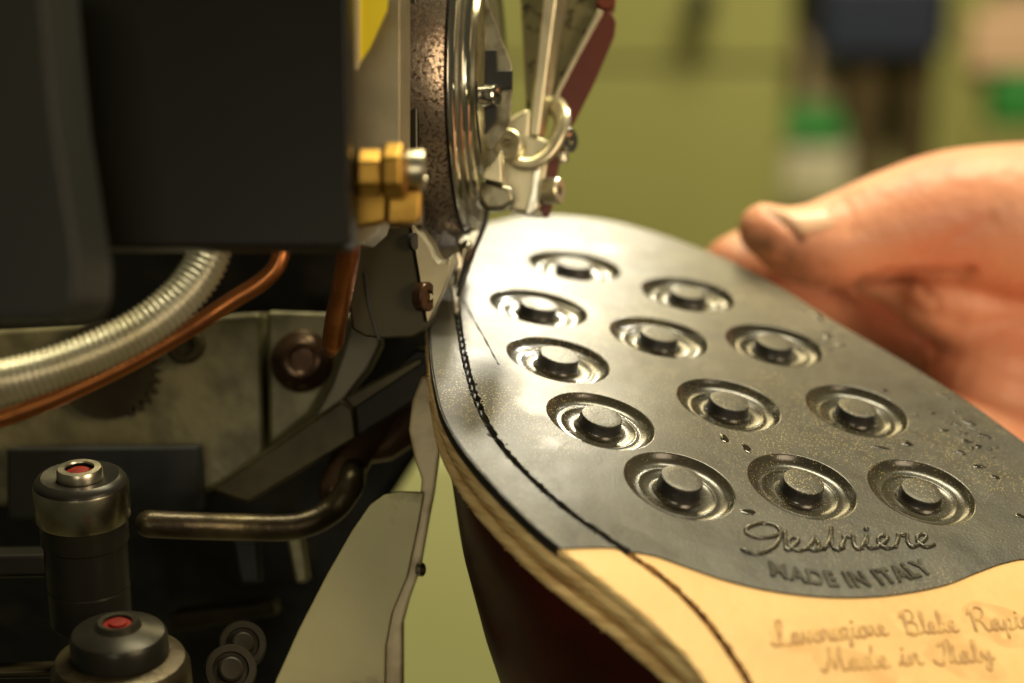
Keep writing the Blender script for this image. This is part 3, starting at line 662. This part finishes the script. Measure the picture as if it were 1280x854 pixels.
# ------------------------------------------------------------------ HAND
def hand():
    g = []
    def limb(pts, k=6, n=24, flat=1., up=None):
        c = catmull([P(a[0], a[1], a[2] - 7) for a in pts], k)
        r = catmull([Vector((a[3], 0, 0)) for a in pts], k); g.append(tubegeo(c, [v.x for v in r], n=n, flat=flat, up=up))
    # thumb (tip at the left), ball of the thumb, wrist
    limb([(956, 287, 326, 4.3), (984, 300, 326, 5.7), (1020, 306, 327, 6.9), (1062, 298, 329, 7.8), (1120, 281, 331, 9.0), (1190, 272, 334, 11.0), (1290, 280, 338, 13.5), (1400, 300, 344, 17), (1520, 330, 350, 19)])
    # index finger curling behind and under the toe
    limb([(1560, 520, 356, 15), (1430, 470, 358, 14), (1300, 432, 361, 12.5), (1180, 404, 362, 11.0), (1080, 376, 360, 10.0), (1000, 352, 355, 8.6), (945, 337, 349, 7.2), (920, 336, 344, 5.8)])
    # palm
    limb([(1540, 420, 356, 24), (1440, 420, 356, 22), (1330, 425, 358, 18), (1230, 440, 358, 13)])
    limb([(1560, 620, 352, 24), (1440, 560, 350, 20), (1330, 510, 346, 15), (1240, 480, 342, 11)])
    # web between thumb and palm
    limb([(1084, 350, 343, 3.0), (1112, 353, 343, 3.8), (1145, 364, 342, 5.2), (1180, 378, 340, 6.5), (1240, 395, 343, 8.5), (1330, 400, 346, 12)])
    # middle, ring and little fingers passing under the shoe
    limb([(1440, 600, 345, 13), (1300, 590, 338, 10.5), (1180, 560, 330, 9), (1090, 540, 322, 8), (1030, 545, 312, 7)])
    limb([(1480, 700, 335, 12.5), (1340, 700, 322, 10), (1230, 690, 312, 8.6), (1150, 690, 302, 7.8), (1100, 700, 292, 6.8)])
    limb([(1520, 780, 325, 11), (1420, 800, 310, 8.8), (1320, 800, 298, 7.4), (1250, 800, 288, 6.6), (1210, 805, 280, 5.8)])
    # heel of the hand and forearm
    limb([(1560, 560, 350, 28), (1700, 520, 360, 27), (1900, 480, 372, 26), (2150, 440, 390, 30)], n=30)
    vs, fs = join_geo(g)
    o = mesh('person', vs, fs, M['skin'], None, smooth=True)
    rm = o.modifiers.new('skin', 'REMESH'); rm.mode = 'VOXEL'; rm.voxel_size = .0008; rm.use_smooth_shade = True
    sm = o.modifiers.new('soft', 'SMOOTH'); sm.factor = .6; sm.iterations = 7
    dg = bpy.context.evaluated_depsgraph_get(); me = bpy.data.meshes.new_from_object(o.evaluated_get(dg)); o.modifiers.clear(); o.data = me
    # folds and wrinkles of the skin
    base = o.location
    co = np.empty(len(me.vertices) * 3); me.vertices.foreach_get('co', co); co = co.reshape(-1, 3); no = np.empty(len(co) * 3); me.vertices.foreach_get('normal', no); no = no.reshape(-1, 3)
    pm = (co + np.array(base) - np.array([0, 0, H0])) * 1000
    dep = pm @ np.array(F); px = 640 + F_ * pm @ np.array(R) / dep; py = 427 - F_ * pm @ np.array(U) / dep
    def fold(path, wpx, depth):
        best = np.full(len(pm), 1e9)
        for (x0, y0), (x1, y1) in zip(path, path[1:]):
            vx, vy = x1 - x0, y1 - y0; t = np.clip(((px - x0) * vx + (py - y0) * vy) / (vx * vx + vy * vy), 0, 1)
            best = np.minimum(best, np.hypot(px - x0 - t * vx, py - y0 - t * vy))
        return -depth * np.exp(-(best / wpx) ** 2)
    disp = fold([(1075, 356), (1110, 346), (1150, 344), (1195, 346), (1212, 340)], 6, 1.3) + fold([(1150, 322), (1190, 300), (1240, 275)], 8, .45) + fold([(1040, 250), (1050, 270), (1046, 290)], 5, .3) + fold([(1052, 246), (1064, 266), (1062, 290)], 5, .3) \
        + fold([(1120, 372), (1150, 392), (1200, 400)], 7, .6) + fold([(1150, 360), (1172, 380)], 5, .5) + fold([(1190, 410), (1280, 400)], 9, .5) + fold([(1100, 400), (1180, 440), (1280, 470)], 9, .5) \
        + fold([(962, 262), (975, 272), (988, 284), (1000, 298)], 4, .8)
    disp[dep > 345] = 0
    co = co + no * (disp / 1000)[:, None]; me.vertices.foreach_set('co', co.ravel()); me.update()
    me.polygons.foreach_set('use_smooth', [True] * len(me.polygons))
    gr = np.exp(-(((px - 1000) / 62) ** 2 + ((py - 332 + (1000 - px) * .35) / 24) ** 2)) * .9 + np.exp(-(((px - 945) / 20) ** 2 + ((py - 303) / 14) ** 2)) * .7
    gr += -fold([(962, 264), (975, 273), (988, 284), (1003, 300)], 4.5, 1.0) - fold([(1130, 348), (1165, 345), (1195, 346)], 5, .25)  # also darker along the nail's edge and the fold under the thumb
    at = me.attributes.new('grime_folds', 'FLOAT', 'POINT'); at.data.foreach_set('value', np.clip(gr, 0, 1).astype(np.float32))
    setp(o, 'bare right hand with soiled thumb holding the far edge of the upturned shoe', 'hand')
    # thumbnail: curved plate laid on the flesh of the thumb, its free edge towards the tip
    from mathutils.bvhtree import BVHTree
    bv = BVHTree.FromPolygons([v.co.copy() for v in me.vertices], [p.vertices[:] for p in me.polygons])
    nv = []; nf = []; nu, nw = 12, 10; A_, B_, C_, D_ = Vector((963, 267)), Vector((1034, 256)), Vector((1044, 283)), Vector((1000, 294))
    for i in range(nu + 1):
        for j in range(nw + 1):
            u_, v_ = i / nu, j / nw; p = (A_.lerp(B_, u_)).lerp(D_.lerp(C_, u_), v_)
            r_ = ray(p.x, p.y).normalized(); h = bv.ray_cast(Vector((0, 0, H0)) - o.location, r_, 1.0)
            if h[0] is None: h = (Vector((0, 0, H0)) - o.location + r_ * .318, -r_)
            k = .22 * (1 - .9 * u_) * math.sin(math.pi * (.1 + .8 * v_)) + .02; q_ = (h[0] + o.location - Vector((0, 0, H0))) * 1000 + h[1] * k; nv.append(q_)
    for i in range(nu):
        for j in range(nw): nf.append([i * (nw + 1) + j, (i + 1) * (nw + 1) + j, (i + 1) * (nw + 1) + j + 1, i * (nw + 1) + j + 1])
    no_ = mesh('thumbnail', nv, nf, M['nail'], o, smooth=True); s = no_.modifiers.new('thick', 'SOLIDIFY'); s.thickness = .0002
    return o
hand()
exec_machine = True
# ------------------------------------------------------------------ MACHINE: body and plates
body = thing('stitching_machine', (-60, 330, -190), 'black and olive body of a shoe stitching machine filling the left side', 'machine')
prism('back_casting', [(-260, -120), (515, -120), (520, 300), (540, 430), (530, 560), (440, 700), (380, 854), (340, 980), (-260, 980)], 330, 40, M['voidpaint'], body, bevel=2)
prism('cover_panel', [(66, -60), (434, -60), (438, 302), (432, 311), (98, 311), (88, 300), (80, 200)], 212, 10, M['darkpaint'], body, bevel=1.0)['label'] = 'flat black cover over the upper left'
prism('corner_housing', [(-160, -60), (52, -60), (72, 150), (100, 330), (98, 380), (84, 398), (60, 404), (-160, 406)], 188, 16, M['greypaint'], body, bevel=3.0)['label'] = 'dark grey housing with rounded lower corner at far left'
prism('trim_strip', [(84, 170), (90, 170), (104, 296), (98, 303), (92, 290)], 209, 2, M['brass'], body, bevel=.2)
prism('silver_bracket', [(436, -40), (500, -40), (500, 190), (470, 290), (452, 306), (440, 306)], 236, 8, M['cheek'], body, direction=F + R * .1, bevel=.15)
prism('dark_bracket', [(495, -40), (522, -40), (524, 200), (530, 285), (498, 285)], 262, 8, M['darkmetal'], body, bevel=.5)
lb = prism('warning_label', [(450, -20), (486, -20), (484, 12), (462, 60), (450, 78)], 228, .4, M['yellow'], body, bevel=0); lb['label'] = 'yellow label with cream border at the panel edge'
prism('label_border', [(438, -20), (450, -20), (450, 78), (446, 88), (438, 84)], 227.6, .6, M['cream'], lb, bevel=.1)
prism('olive_casting', [(-120, 420), (326, 390), (331, 560), (325, 580), (258, 616), (-120, 640)], 288, 14, M['casting'], body, bevel=.8)['label'] = 'stained olive cast plate behind the hose'
cb = prism('boss_plate', [(333, 388), (440, 392), (424, 440), (410, 480), (385, 520), (336, 560)], 285, 14, M['casting'], body, bevel=.7)
lathe('boss_screw', P(377, 452, 283.5), -F + R * .12 + U * .1, [(-2, 4.3), (.2, 4.3), (.5, 4.0), (1.0, 3.7), (2.2, 3.1), (2.9, 2.4), (3.0, 1.9), (2.8, 1.6), (1.4, 1.5)], M['oily'], cb, n=40)
prism('rounded_shield', [(440, 395), (470, 405), (478, 430), (462, 462), (432, 500), (395, 535), (386, 528), (412, 482), (426, 442)], 280, 5, M['shield'], body, bevel=1.2)
rl = slab('slanted_rail', [(262, 613), (310, 630), (446, 548), (442, 512), (428, 500)], 276, [(268, 605), (316, 622), (450, 542), (446, 506), (430, 494)], 284, M['rail'], body, bevel=.5)
slab('rail_end', [(446, 548), (560, 476), (556, 440), (520, 436), (442, 508)], 274, [(446, 545), (560, 473), (556, 437), (520, 433), (446, 506)], 282, M['voidpaint'], rl, bevel=.5)
slab('rail_lip', [(430, 498), (442, 512), (530, 454), (526, 446)], 273.4, [(430, 497), (442, 510), (530, 453), (526, 445)], 276, M['rail'], rl, bevel=.3)
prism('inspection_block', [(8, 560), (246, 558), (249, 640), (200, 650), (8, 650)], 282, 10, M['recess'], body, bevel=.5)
prism('side_arm', [(-60, 694), (64, 692), (66, 722), (-60, 724)], 262, 10, M['blacksteel'], body, bevel=.6)
# cam sector with teeth
def sector():
    c = (132, 462); d = 285.5; pts = []
    for k in range(120):
        t = 2 * math.pi * k / 120; a = math.degrees(t); a = a if a < 180 else a - 360; r = 62
        if -62 < a < 62: r = 69 if k % 4 < 2 else 58
        pts.append((c[0] + r * math.cos(t), c[1] + r * math.sin(t)))
    return prism('toothed_cam', pts, d, 2.2, M['rail'], body, bevel=.15)
sector()
lathe('cam_hub', P(232, 432, 285), -F, [(-1, 2.6), (1.2, 2.6), (1.6, 2.2), (1.6, 1.5), (.6, 1.4)], M['rail'], body, n=30)
# dark nuts and small fittings at lower left
def nutset(px, py, d, r):
    ax = -F + R * .2 + U * .3
    lathe('flange_nut', P(px, py, d), ax, [(-2, r), (0, r), (.5, r * .93), (.6, r * .7), (.2, r * .66), (.2, r * .5), (1.4, r * .46), (1.6, r * .38), (1.5, r * .2)], M['nutsteel'], body, n=36)
nutset(303, 806, 262, 3.1); nutset(288, 838, 256, 3.3)
prism('small_lever', [(358, 672), (378, 672), (386, 728), (370, 730)], 282, 4, M['casting'], body, bevel=.5)
prism('small_lever', [(290, 676), (322, 676), (326, 730), (300, 730)], 284, 4, M['recess'], body, bevel=.5)
prism('lower_ledge', [(210, 768), (340, 752), (345, 770), (215, 790)], 290, 8, M['rail'], body, bevel=.5)
prism('base_rail', [(-60, 842), (70, 838), (70, 848), (-60, 850)], 258, 8, M['rail'], body, bevel=.4)
# greasy round-ended arms that catch the light
tube('oily_arm', [P(470, 520, 283), P(446, 560, 280), P(425, 600, 277), P(418, 612, 276)], [3.2, 2.8, 2.6, 2.2], M['oily'], body, n=24)
tube('oily_arm', [P(520, 520, 284), P(480, 560, 282), P(440, 572, 280)], [3.2, 2.0, 1.2], M['oily'], body, n=24)
# ------------------------------------------------------------------ guard plate
gd = thing('needle_guard', P(430, 854, 268), 'curved beige guard plate with grimy lower corner beside the shoe upper', 'guard')
prism('guard_plate', [(330, 900), (345, 850), (374, 786), (408, 720), (440, 664), (462, 632), (480, 619), (500, 615), (530, 616), (522, 662), (509, 722), (490, 768), (482, 810), (480, 900)], 262, 2.0, M['guard'], gd, bevel=.3)
prism('guard_rim', [(525, 619), (527, 600), (518, 572), (511, 538), (515, 502), (528, 468), (545, 478), (553, 520), (550, 560), (542, 620), (536, 650), (525, 713), (511, 752), (503, 782), (503, 900), (467, 900), (473, 812), (484, 772), (503, 724), (517, 665)], 264, 5, M['guard_rim'], gd, bevel=.5)
screw('rim_screw', P(523, 712, 263.5), R - F * .5, .9, .7, M['steel'], gd)
# ------------------------------------------------------------------ posts
def post(px, py, d, k, label, drop_=1.):
    c = P(px, py, d); t = thing('bearing_post', c - Z * 30, label, 'machine post', 'red-capped upright posts')
    lathe('plug', c - Z * .45, Z, [(-1, 1.85 * k), (-.35, 1.85 * k), (-.3, 1.2 * k), (.0, 1.15 * k), (.1, .8 * k)], M['red'], t, n=32)
    lathe('top_sleeve', c, Z, [(-1.5, 2.9 * k), (-.5, 2.9 * k), (-.15, 2.7 * k), (-.1, 1.9 * k), (-.3, 1.8 * k)], M['steel'], t, n=40, close=False)
    lathe('cap', c, Z, [(-1.6, 2.7 * k), (-1.2, 4.9 * k), (-1.5, 5.5 * k), (-2.0, 5.85 * k), (-2.2, 5.9 * k)], M['blacksteel'], t, n=56, close=False)
    lathe('silver_ring', c, Z, [(-2.15, 5.92 * k), (-2.4, 6.0 * k), (-6.6, 6.0 * k), (-6.9, 5.85 * k), (-6.9, 5.0 * k)], M['ringsteel'] if drop_ else M['oily'], t, n=56, close=False)
    lathe('collar', c, Z, [(-6.85, 5.6 * k), (-9.9, 5.6 * k), (-10.1, 5.4 * k), (-10.3, 4.9 * k)], M['blacksteel'], t, n=56, close=False)
    lathe('shaft', c, Z, [(-10.1, 4.9 * k), (-10.2, 5.3 * k), (-16, 5.3 * k), (-16.1, 5.15 * k), (-16.3, 5.3 * k), (-21, 5.3 * k), (-21.4, 5.0 * k), (-21.5, 3.), (-30, 3.)], M['blacksteel'], t, n=56)
    return t
post(99, 583, 252, .98, 'upright post with red plug and bright silver ring, the taller of the two')
t2 = thing('bearing_post', P(148, 782, 240) - Z * 22, 'low dark post with dull red plug in front of the taller post', 'machine post', 'red-capped upright posts')
c = P(147, 778, 240)
lathe('plug', c + Z * .05, Z, [(-1, 1.7), (-.3, 1.7), (-.25, 1.1), (.05, 1.05), (.12, .7)], M['red'], t2, n=32)
lathe('cap', c, Z, [(-1., 1.7), (.1, 1.75), (.15, 2.3), (-.5, 2.8), (-.9, 4.6), (-1.3, 5.4), (-1.8, 5.7), (-4.0, 5.8), (-4.4, 5.5)], M['blacksteel'], t2, n=56, close=False)
lathe('base_ring', c, Z, [(-4.2, 5.5), (-4.2, 6.2), (-4.8, 7.6), (-6., 8.2), (-12, 8.4), (-22, 8.4)], M['tube'], t2, n=56)
# bent tube
tube('bent_oil_tube', catmull([P(186, 655, 262), P(230, 657, 263), P(300, 659, 266), P(370, 658, 268), (P(412, 640, 270)), P(434, 614, 271), P(440, 598, 273), P(440, 580, 280)], 8), 1.8, M['tube'], None, n=20)
setp(bpy.data.objects['bent_oil_tube'], 'greasy brass-grey tube bending upward behind the silver-ringed post', 'tube')
# ------------------------------------------------------------------ hose and pipes
path = resample(catmull([P(-130, 492, 226), P(-40, 484, 226), P(40, 468, 226), P(115, 442, 227), P(175, 412, 228), (P(222, 376, 229)), P(252, 338, 230), P(266, 300, 231), P(272, 250, 232)], 14), .09, False)
rad = [2.30 + .19 * math.cos(2 * math.pi * i * .09 / .72) for i in range(len(path))]
setp(tube('ribbed_hose', path, rad, M['hose'], None, n=28), 'silver ribbed flexible hose curving down below the black cover', 'hose')
setp(tube('copper_pipe', catmull([P(-130, 556, 236), P(-20, 530, 236), P(50, 506, 236), P(110, 480, 236), P(170, 450, 236), (P(235, 412, 236)), P(290, 376, 236), P(330, 350, 236), P(350, 322, 236), P(354, 270, 236)], 10), 1.05, M['copper'], None, n=20),
     'long thin copper pipe running under the silver hose', 'pipe')
setp(tube('copper_pipe', catmull([P(440, 240, 236), P(436, 310, 238), P(428, 360, 242), P(420, 400, 247), P(414, 428, 250), P(411, 443, 252)], 8), [1.35] * 25 + [1.35, 1.34, 1.32, 1.3, 1.28, 1.25, 1.2, 1.1, 1., .9, .8, .7, .6, .5, .4, .3][:16], M['copper'], None, n=20) if False else
     tube('copper_pipe', catmull([P(440, 240, 236), P(436, 310, 238), P(428, 360, 242), P(420, 400, 247), P(416, 428, 250), P(413, 443, 252)], 8), [1.35] * 33 + [1.25, 1.15, 1.05, .95, .85, .75, .65, .5][:8], M['copper'], None, n=20),
     'short copper pipe with a tapered tip hanging in front of the round boss', 'pipe')
# ------------------------------------------------------------------ brass fitting
bf = thing('brass_fitting', P(490, 280, 224), 'brass pipe fitting with two hex nuts on the edge of the black cover', 'fitting')
hexnut('nut', P(446, 216, 219), R, 2.7, 2.8, M['brass'], bf)
hexnut('nut', P(479, 214, 219), R - F * .1, 3.2, 2.5, M['brass'], bf)
lathe('steel_stub', P(508, 212, 222), R - F * .05, [(0, 2.1), (1.6, 2.2), (2.0, 2.1), (2.1, 1.2), (1.4, 1.1)], M['steel'], bf, n=32)
prism('elbow', [(484, 238), (527, 236), (526, 274), (518, 281), (482, 281)], 221, 4.0, M['brass'], bf, bevel=.9)
prism('tab', [(438, 226), (486, 232), (484, 278), (440, 286)], 224, 3, M['brass'], bf, bevel=.5)
# ------------------------------------------------------------------ needle bar block below the wheel
nb = thing('needle_block', P(490, 420, 266), 'dark olive steel block with screwed silver cheek below the wheel', 'machine block')
slab('block_body', [(441, 283), (513, 283), (533, 405), (530, 414), (516, 422), (478, 424), (456, 421), (440, 412), (436, 380)], 262, [(445, 278), (530, 278), (549, 395), (546, 405), (532, 412), (478, 416), (460, 412), (446, 402), (442, 380)], 272, M['block'], nb, bevel=.4)
slab('cheek', [(513, 281), (517, 281), (536, 308), (541, 322), (548, 330), (557, 329), (562, 322), (564, 332), (556, 360), (536, 402), (533, 404)], 261.5, [(522, 278), (526, 278), (546, 304), (551, 316), (556, 324), (563, 323), (567, 316), (571, 326), (562, 352), (545, 392), (542, 394)], 268, M['cheek'], nb, bevel=.25)
prism('seam', [(455, 340), (457, 340), (472, 418), (476, 424), (472, 424), (460, 380)], 261.7, .4, M['matteblack'], nb, bevel=0)
lathe('slot_screw', P(533, 371, 261.0), -F * .55 + R * .85, [(-1, 1.9), (.25, 1.9), (.45, 1.7), (.45, .9), (.1, .8)], M['oily'], nb, n=30)
lathe('oil_hole', P(518, 302, 260.9), -F * .45 + R * .9, [(-.4, 1.1), (.12, 1.1), (.14, .2)], M['matteblack'], nb, n=24)
# ------------------------------------------------------------------ wheel head
AX = None
def wheel():
    c = P(589, 100, 284); view = ray(589, 100).normalized(); a = (R - view * R.dot(view)).normalized()
    ax = (a * math.cos(math.radians(9)) - view * math.sin(math.radians(9))).normalized()
    t = thing('wheel_head', c - Z * 22, 'round speckled brown steel wheel head with polished rims seen almost edge on', 'wheel')
    lathe('drum', c, ax, [(-9.0, 16), (-9.0, 20.6), (-8.6, 21.0), (-5.6, 21.4), (-5.4, 23.4), (-4.9, 24.0), (-2.5, 23.3), (-.4, 22.3), (-.1, 22.1), (0, 21.8)], M['speckled'], t, n=160, close=False)
    lathe('seam_ring', c, ax, [(-.1, 22.0), (.0, 21.6), (.25, 21.6), (.3, 22.0)], M['matteblack'], t, n=160, close=False)
    lathe('outer_rim', c, ax, [(.2, 21.5), (.25, 22.0), (.4, 22.1), (.8, 21.8), (1.0, 21.3), (1.1, 20.6), (1.15, 19.6)], M['polished'], t, n=160, close=False)
    lathe('inner_rim', c, ax, [(1.0, 20.4), (1.05, 19.9), (1.35, 19.9), (1.7, 19.5), (1.8, 19.0), (1.85, 18.4), (1.6, 18.2), (1.6, 17.8)], M['steel'], t, n=160, close=False)
    lathe('hub_rim', c, ax, [(1.5, 18.3), (2.2, 18.2), (2.5, 17.8), (2.6, 17.0), (2.4, 16.4), (2.35, 0.5)], M['polished'], t, n=160)
    lathe('face_plate', c, ax, [(2.3, 13.6), (2.6, 13.6), (2.7, 13.2), (2.7, .5)], M['steel'], t, n=120)
    global AX, WT, WC; AX = ax; WT = t; WC = c
wheel()
prism('curved_slot', [(595, 100), (598, 112), (597, 140), (600, 170), (602, 190), (600, 192), (596, 165), (594, 130)], 265.5, .5, M['matteblack'], WT, bevel=0)
screw('cap_screw', P(603, 120, 268), R * .9 - F * .45, 1.45, 2.2, M['polished'], WT)
prism('foot_hub', [(602, 222), (626, 230), (640, 232), (646, 252), (628, 263), (608, 264), (598, 252)], 272, 4, M['dullsteel'], WT, bevel=.9)
prism('polished_fin', [(604, 216), (616, 200), (626, 186), (628, 230), (618, 228), (603, 224)], 271, 2.0, M['nickel'], WT, direction=F + R * .2, bevel=.3)
tb = prism('toothed_plate', [(604, -30), (612, 8), (626, 44), (640, 80), (641, 110), (638, 150), (630, 168), (612, 190), (604, 170), (606, 60)], 271, 1.6, M['dullsteel'], WT, bevel=.2)
prism('black_block', [(606, 62), (621, 62), (622, 88), (641, 88), (641, 110), (624, 112), (620, 150), (606, 168)], 269, 1.6, M['matteblack'], WT, bevel=.15)
prism('lower_casting', [(512, 270), (560, 276), (598, 276), (600, 292), (590, 312), (574, 336), (560, 352), (520, 350)], 292, 4, M['dullsteel'], WT, bevel=.8)
# ------------------------------------------------------------------ lever linkage
lv = thing('lever_linkage', P(660, 268, 284), 'pivoting steel lever linkage with clamp ring and cap screws above the toe', 'lever')
slab('lever_bar', [(681, -20), (698, -20), (673, 171), (661, 168)], 281, [(704, -20), (713, -20), (682, 172), (676, 172)], 283.5, M['nickel'], lv, bevel=.3)
prism('side_plate', [(650, -20), (686, -20), (663, 138), (658, 136), (655, 80)], 285, 1.6, M['spotted'], lv, bevel=.15)
prism('rear_plate', [(696, -20), (753, -20), (750, 10), (724, 68), (692, 134), (672, 172), (676, 120)], 286.5, 1.4, M['spotted'], lv, bevel=.15)
prism('red_strap', [(752, 18), (758, 13), (766, 17), (771, 28), (769, 46), (746, 100), (718, 156), (706, 165), (694, 130), (700, 112), (724, 66)], 284.5, 1.0, M['redstrap'], lv, direction=F - R * .6, bevel=.2)['label'] = 'brown-red strap lever'
prism('strap_bevel', [(747, 12), (754, 16), (725, 68), (701, 114), (695, 132), (691, 128), (697, 110), (721, 63)], 284.0, .8, M['nickel'], lv, bevel=.15)
lathe('pivot_bolt', P(757, 4, 286), -F + U * .2, [(-2, 1.4), (1, 1.4), (1.3, 1.2), (1.3, .4)], M['redstrap'], lv, n=28)
# clamp block
prism('clamp_block', [(634, 150), (655, 137), (664, 138), (662, 168), (676, 172), (690, 178), (676, 262), (664, 268), (640, 262), (630, 248), (627, 205), (630, 170)], 281, 4.5, M['nickel'], lv, bevel=.5)
prism('block_edge', [(668, 206), (676, 204), (671, 262), (664, 268), (656, 268), (664, 240)], 280.2, 1.2, M['polished'], lv, bevel=.2)
prism('lower_jaw', [(634, 258), (668, 262), (690, 262), (686, 272), (660, 270), (640, 266)], 283, 3.0, M['steel'], lv, bevel=.3)
prism('red_link', [(690, 176), (702, 180), (700, 205), (694, 232), (690, 262), (684, 272), (678, 270), (674, 258), (680, 210)], 282.5, 1.3, M['redstrap'], lv, bevel=.2)
tube('clamp_ring', catmull([P(640, 196, 279.5), P(652, 204, 279.2), P(670, 202, 279.2), P(686, 190, 279.5), P(698, 170, 280), P(703, 150, 281), P(698, 136, 283), P(690, 131, 285)], 8), .95, M['nickel'], lv, n=18, flat=1.5)
screw('cap_screw', P(638, 184, 278.5), -F + R * -.25 + U * .15, 2.1, 2.4, M['nickel'], lv)
screw('cap_screw', P(704, 176, 281), R * .8 - F * .6, 1.75, 1.4, M['polished'], lv)
screw('cap_screw', P(682, 239, 280.5), R * .92 - F * .4, 1.85, 2.2, M['nickel'], lv)
lathe('pin', P(700, 184, 283), R * .1 + U * -.6, [(0, .9), (2, .9), (2.2, .7), (2.3, .2)], M['steel'], lv, n=20)
# ------------------------------------------------------------------ needle and thread at the stitching point
nd = thing('needle_holder', P(578, 350, 279), 'small bright needle foot touching the toe under the wheel', 'needle')
tube('needle', catmull([P(588, 292, 284), P(582, 312, 281), P(576, 335, 279), P(571, 356, 277)], 6), [1.2, 1.15, 1.1, 1.05, 1., 1., .95, .9, .9, .85, .8, .8, .75, .7, .7, .65, .6, .55, .5][:19], M['polished'], nd, n=16)
prism('foot', [(570, 300), (583, 288), (598, 284), (604, 290), (596, 312), (588, 330), (582, 318), (574, 312)], 281, 2.0, M['polished'], nd, bevel=.5)
prism('hook', [(562, 318), (574, 312), (578, 330), (572, 352), (562, 360), (556, 352), (566, 338)], 278, 1.6, M['steel'], nd, bevel=.4)
setp(tube('black_thread', catmull([P(609, 262, 281), P(606, 280, 281), P(600, 296, 280), P(593, 312, 279.5), P(588, 326, 279), P(582, 342, 277.5), P(576, 358, 275.5), P(573, 368, 274.5)], 8), .38, M['blackthread'], None, n=10), 'black thread running from the wheel down to the stitched channel', 'thread')
# ------------------------------------------------------------------ BACKGROUND
bgd = 1150
def bgp(px, py, d=bgd): return P(px, py, d)
fl_ = mesh('floor', [Vector((-3000, -1000, -1200)), Vector((3000, -1000, -1200)), Vector((3000, 4000, -1200)), Vector((-3000, 4000, -1200))], [[0, 1, 2, 3]], M['floor']); setp(fl_, kind='structure')
wl_ = mesh('wall', [Vector((-3000, 3600, -1200)), Vector((3000, 3600, -1200)), Vector((3000, 3600, 1600)), Vector((-3000, 3600, 1600)), Vector((-3000, 3680, -1200)), Vector((3000, 3680, -1200)), Vector((3000, 3680, 1600)), Vector((-3000, 3680, 1600))],
           [[0, 1, 2, 3], [7, 6, 5, 4], [0, 4, 5, 1], [3, 2, 6, 7], [0, 3, 7, 4], [1, 5, 6, 2]], M['wall']); setp(wl_, kind='structure')
def bgbox(name, x0, y0, x1, y1, yplane, depth, m, parent=None, bevel=8):
    """box whose front face stands on the vertical plane y=yplane and spans the pixel box"""
    a = on_plane(x0, y0, Vector((0, yplane, 0)), Y); b = on_plane(x1, y1, Vector((0, yplane, 0)), Y)
    return box(name, ((a.x + b.x) / 2, yplane + depth / 2, (a.z + b.z) / 2), (abs(b.x - a.x), depth, abs(a.z - b.z)), m, parent, bevel=bevel)
gc = thing('green_cabinet', on_plane(760, 620, Vector((0, 1705, 0)), Y), 'out of focus olive green machine cabinet behind the shoe', 'cabinet')
bgbox('cabinet_body', 380, 80, 965, 560, 1705, 330, M['green'], gc)
bgbox('cabinet_top', 360, -120, 990, 84, 1700, 390, M['green'], gc)
kn = lathe('knob', on_plane(876, 2, Vector((0, 1670, 0)), Y), -Y, [(-12, 12), (8, 12), (12, 9), (12, 3)], M['matteblack'], gc, n=24)
bgbox('lit_lower_panel', 360, 566, 1000, 1100, 1674, 360, M['green_lit'], gc)  # lower wall, its stronger light painted as a paler green
sh = thing('shelf', on_plane(1160, 300, Vector((0, 2015, 0)), Y), 'blurred olive shelf unit behind the hand', 'shelf')
bgbox('shelf_board', 930, 246, 1700, 262, 1937, 375, M['wall'], sh, 2); bgbox('back_board', 930, -200, 1700, 246, 2325, 22, M['wall'], sh, 2); bgbox('upright', 1192, -200, 1222, 246, 2015, 270, M['green'], sh, 3)
setp(bgbox('storage_bin', 1030, -30, 1196, 74, 2015, 225, M['navy'], None, 10), 'blurred navy blue plastic bin at the top of the shelf', 'bin')
def boot(x0, x1, m, label):
    t = thing('boot', on_plane((x0 + x1) / 2, 246, Vector((0, 2030, 0)), Y), label, 'boot', 'brown boots on the shelf')
    a = on_plane(x0, 246, Vector((0, 2030, 0)), Y); b = on_plane(x1, 80, Vector((0, 2030, 0)), Y); w_ = b.x - a.x; cx = (a.x + b.x) / 2; hh = b.z - a.z
    tube('shaft', [Vector((cx, 2060, a.z + k * hh)) for k in (.25, .5, .75, .95)], [w_ * .48, w_ * .42, w_ * .44, w_ * .46], m, t, n=20)
    tube('foot', [Vector((cx, 2070, a.z + w_ * .5)), Vector((cx, 2020, a.z + w_ * .45)), Vector((cx, 1970, a.z + w_ * .35))], [w_ * .5, w_ * .44, w_ * .33], m, t, n=20)
boot(1052, 1118, M['brownb'], 'blurred dark brown boot beside the white tub'); boot(1122, 1186, M['brownb'], 'blurred dark brown boot beside the olive upright')
setp(bgbox('card_box', 1004, 60, 1046, 150, 2061, 120, M['tanbg'], None, 4), 'blurred tan cardboard box above the green-lidded tub', 'box')
tb_ = thing('plastic_tub', on_plane(1010, 246, Vector((0, 1953, 0)), Y), 'blurred whitish tub with green lid left of the boots', 'tub')
bgbox('tub_body', 962, 182, 1062, 245, 1953, 90, M['white'], tb_, 8); bgbox('lid', 980, 156, 1058, 180, 1946, 99, M['grn'], tb_, 4)
jg = thing('carton', on_plane(1260, 246, Vector((0, 1984, 0)), Y), 'blurred pinkish white carton with a green block at the far right', 'carton')
bgbox('carton_body', 1216, 20, 1330, 92, 1999, 120, M['pink'], jg, 6); bgbox('green_block', 1244, 94, 1330, 156, 1993, 120, M['grn'], jg, 6); bgbox('carton_foot', 1225, 158, 1330, 245, 1999, 120, M['green'], jg, 6)
print('tris', sum(len(o.data.polygons) for o in bpy.data.objects if o.type == 'MESH'))
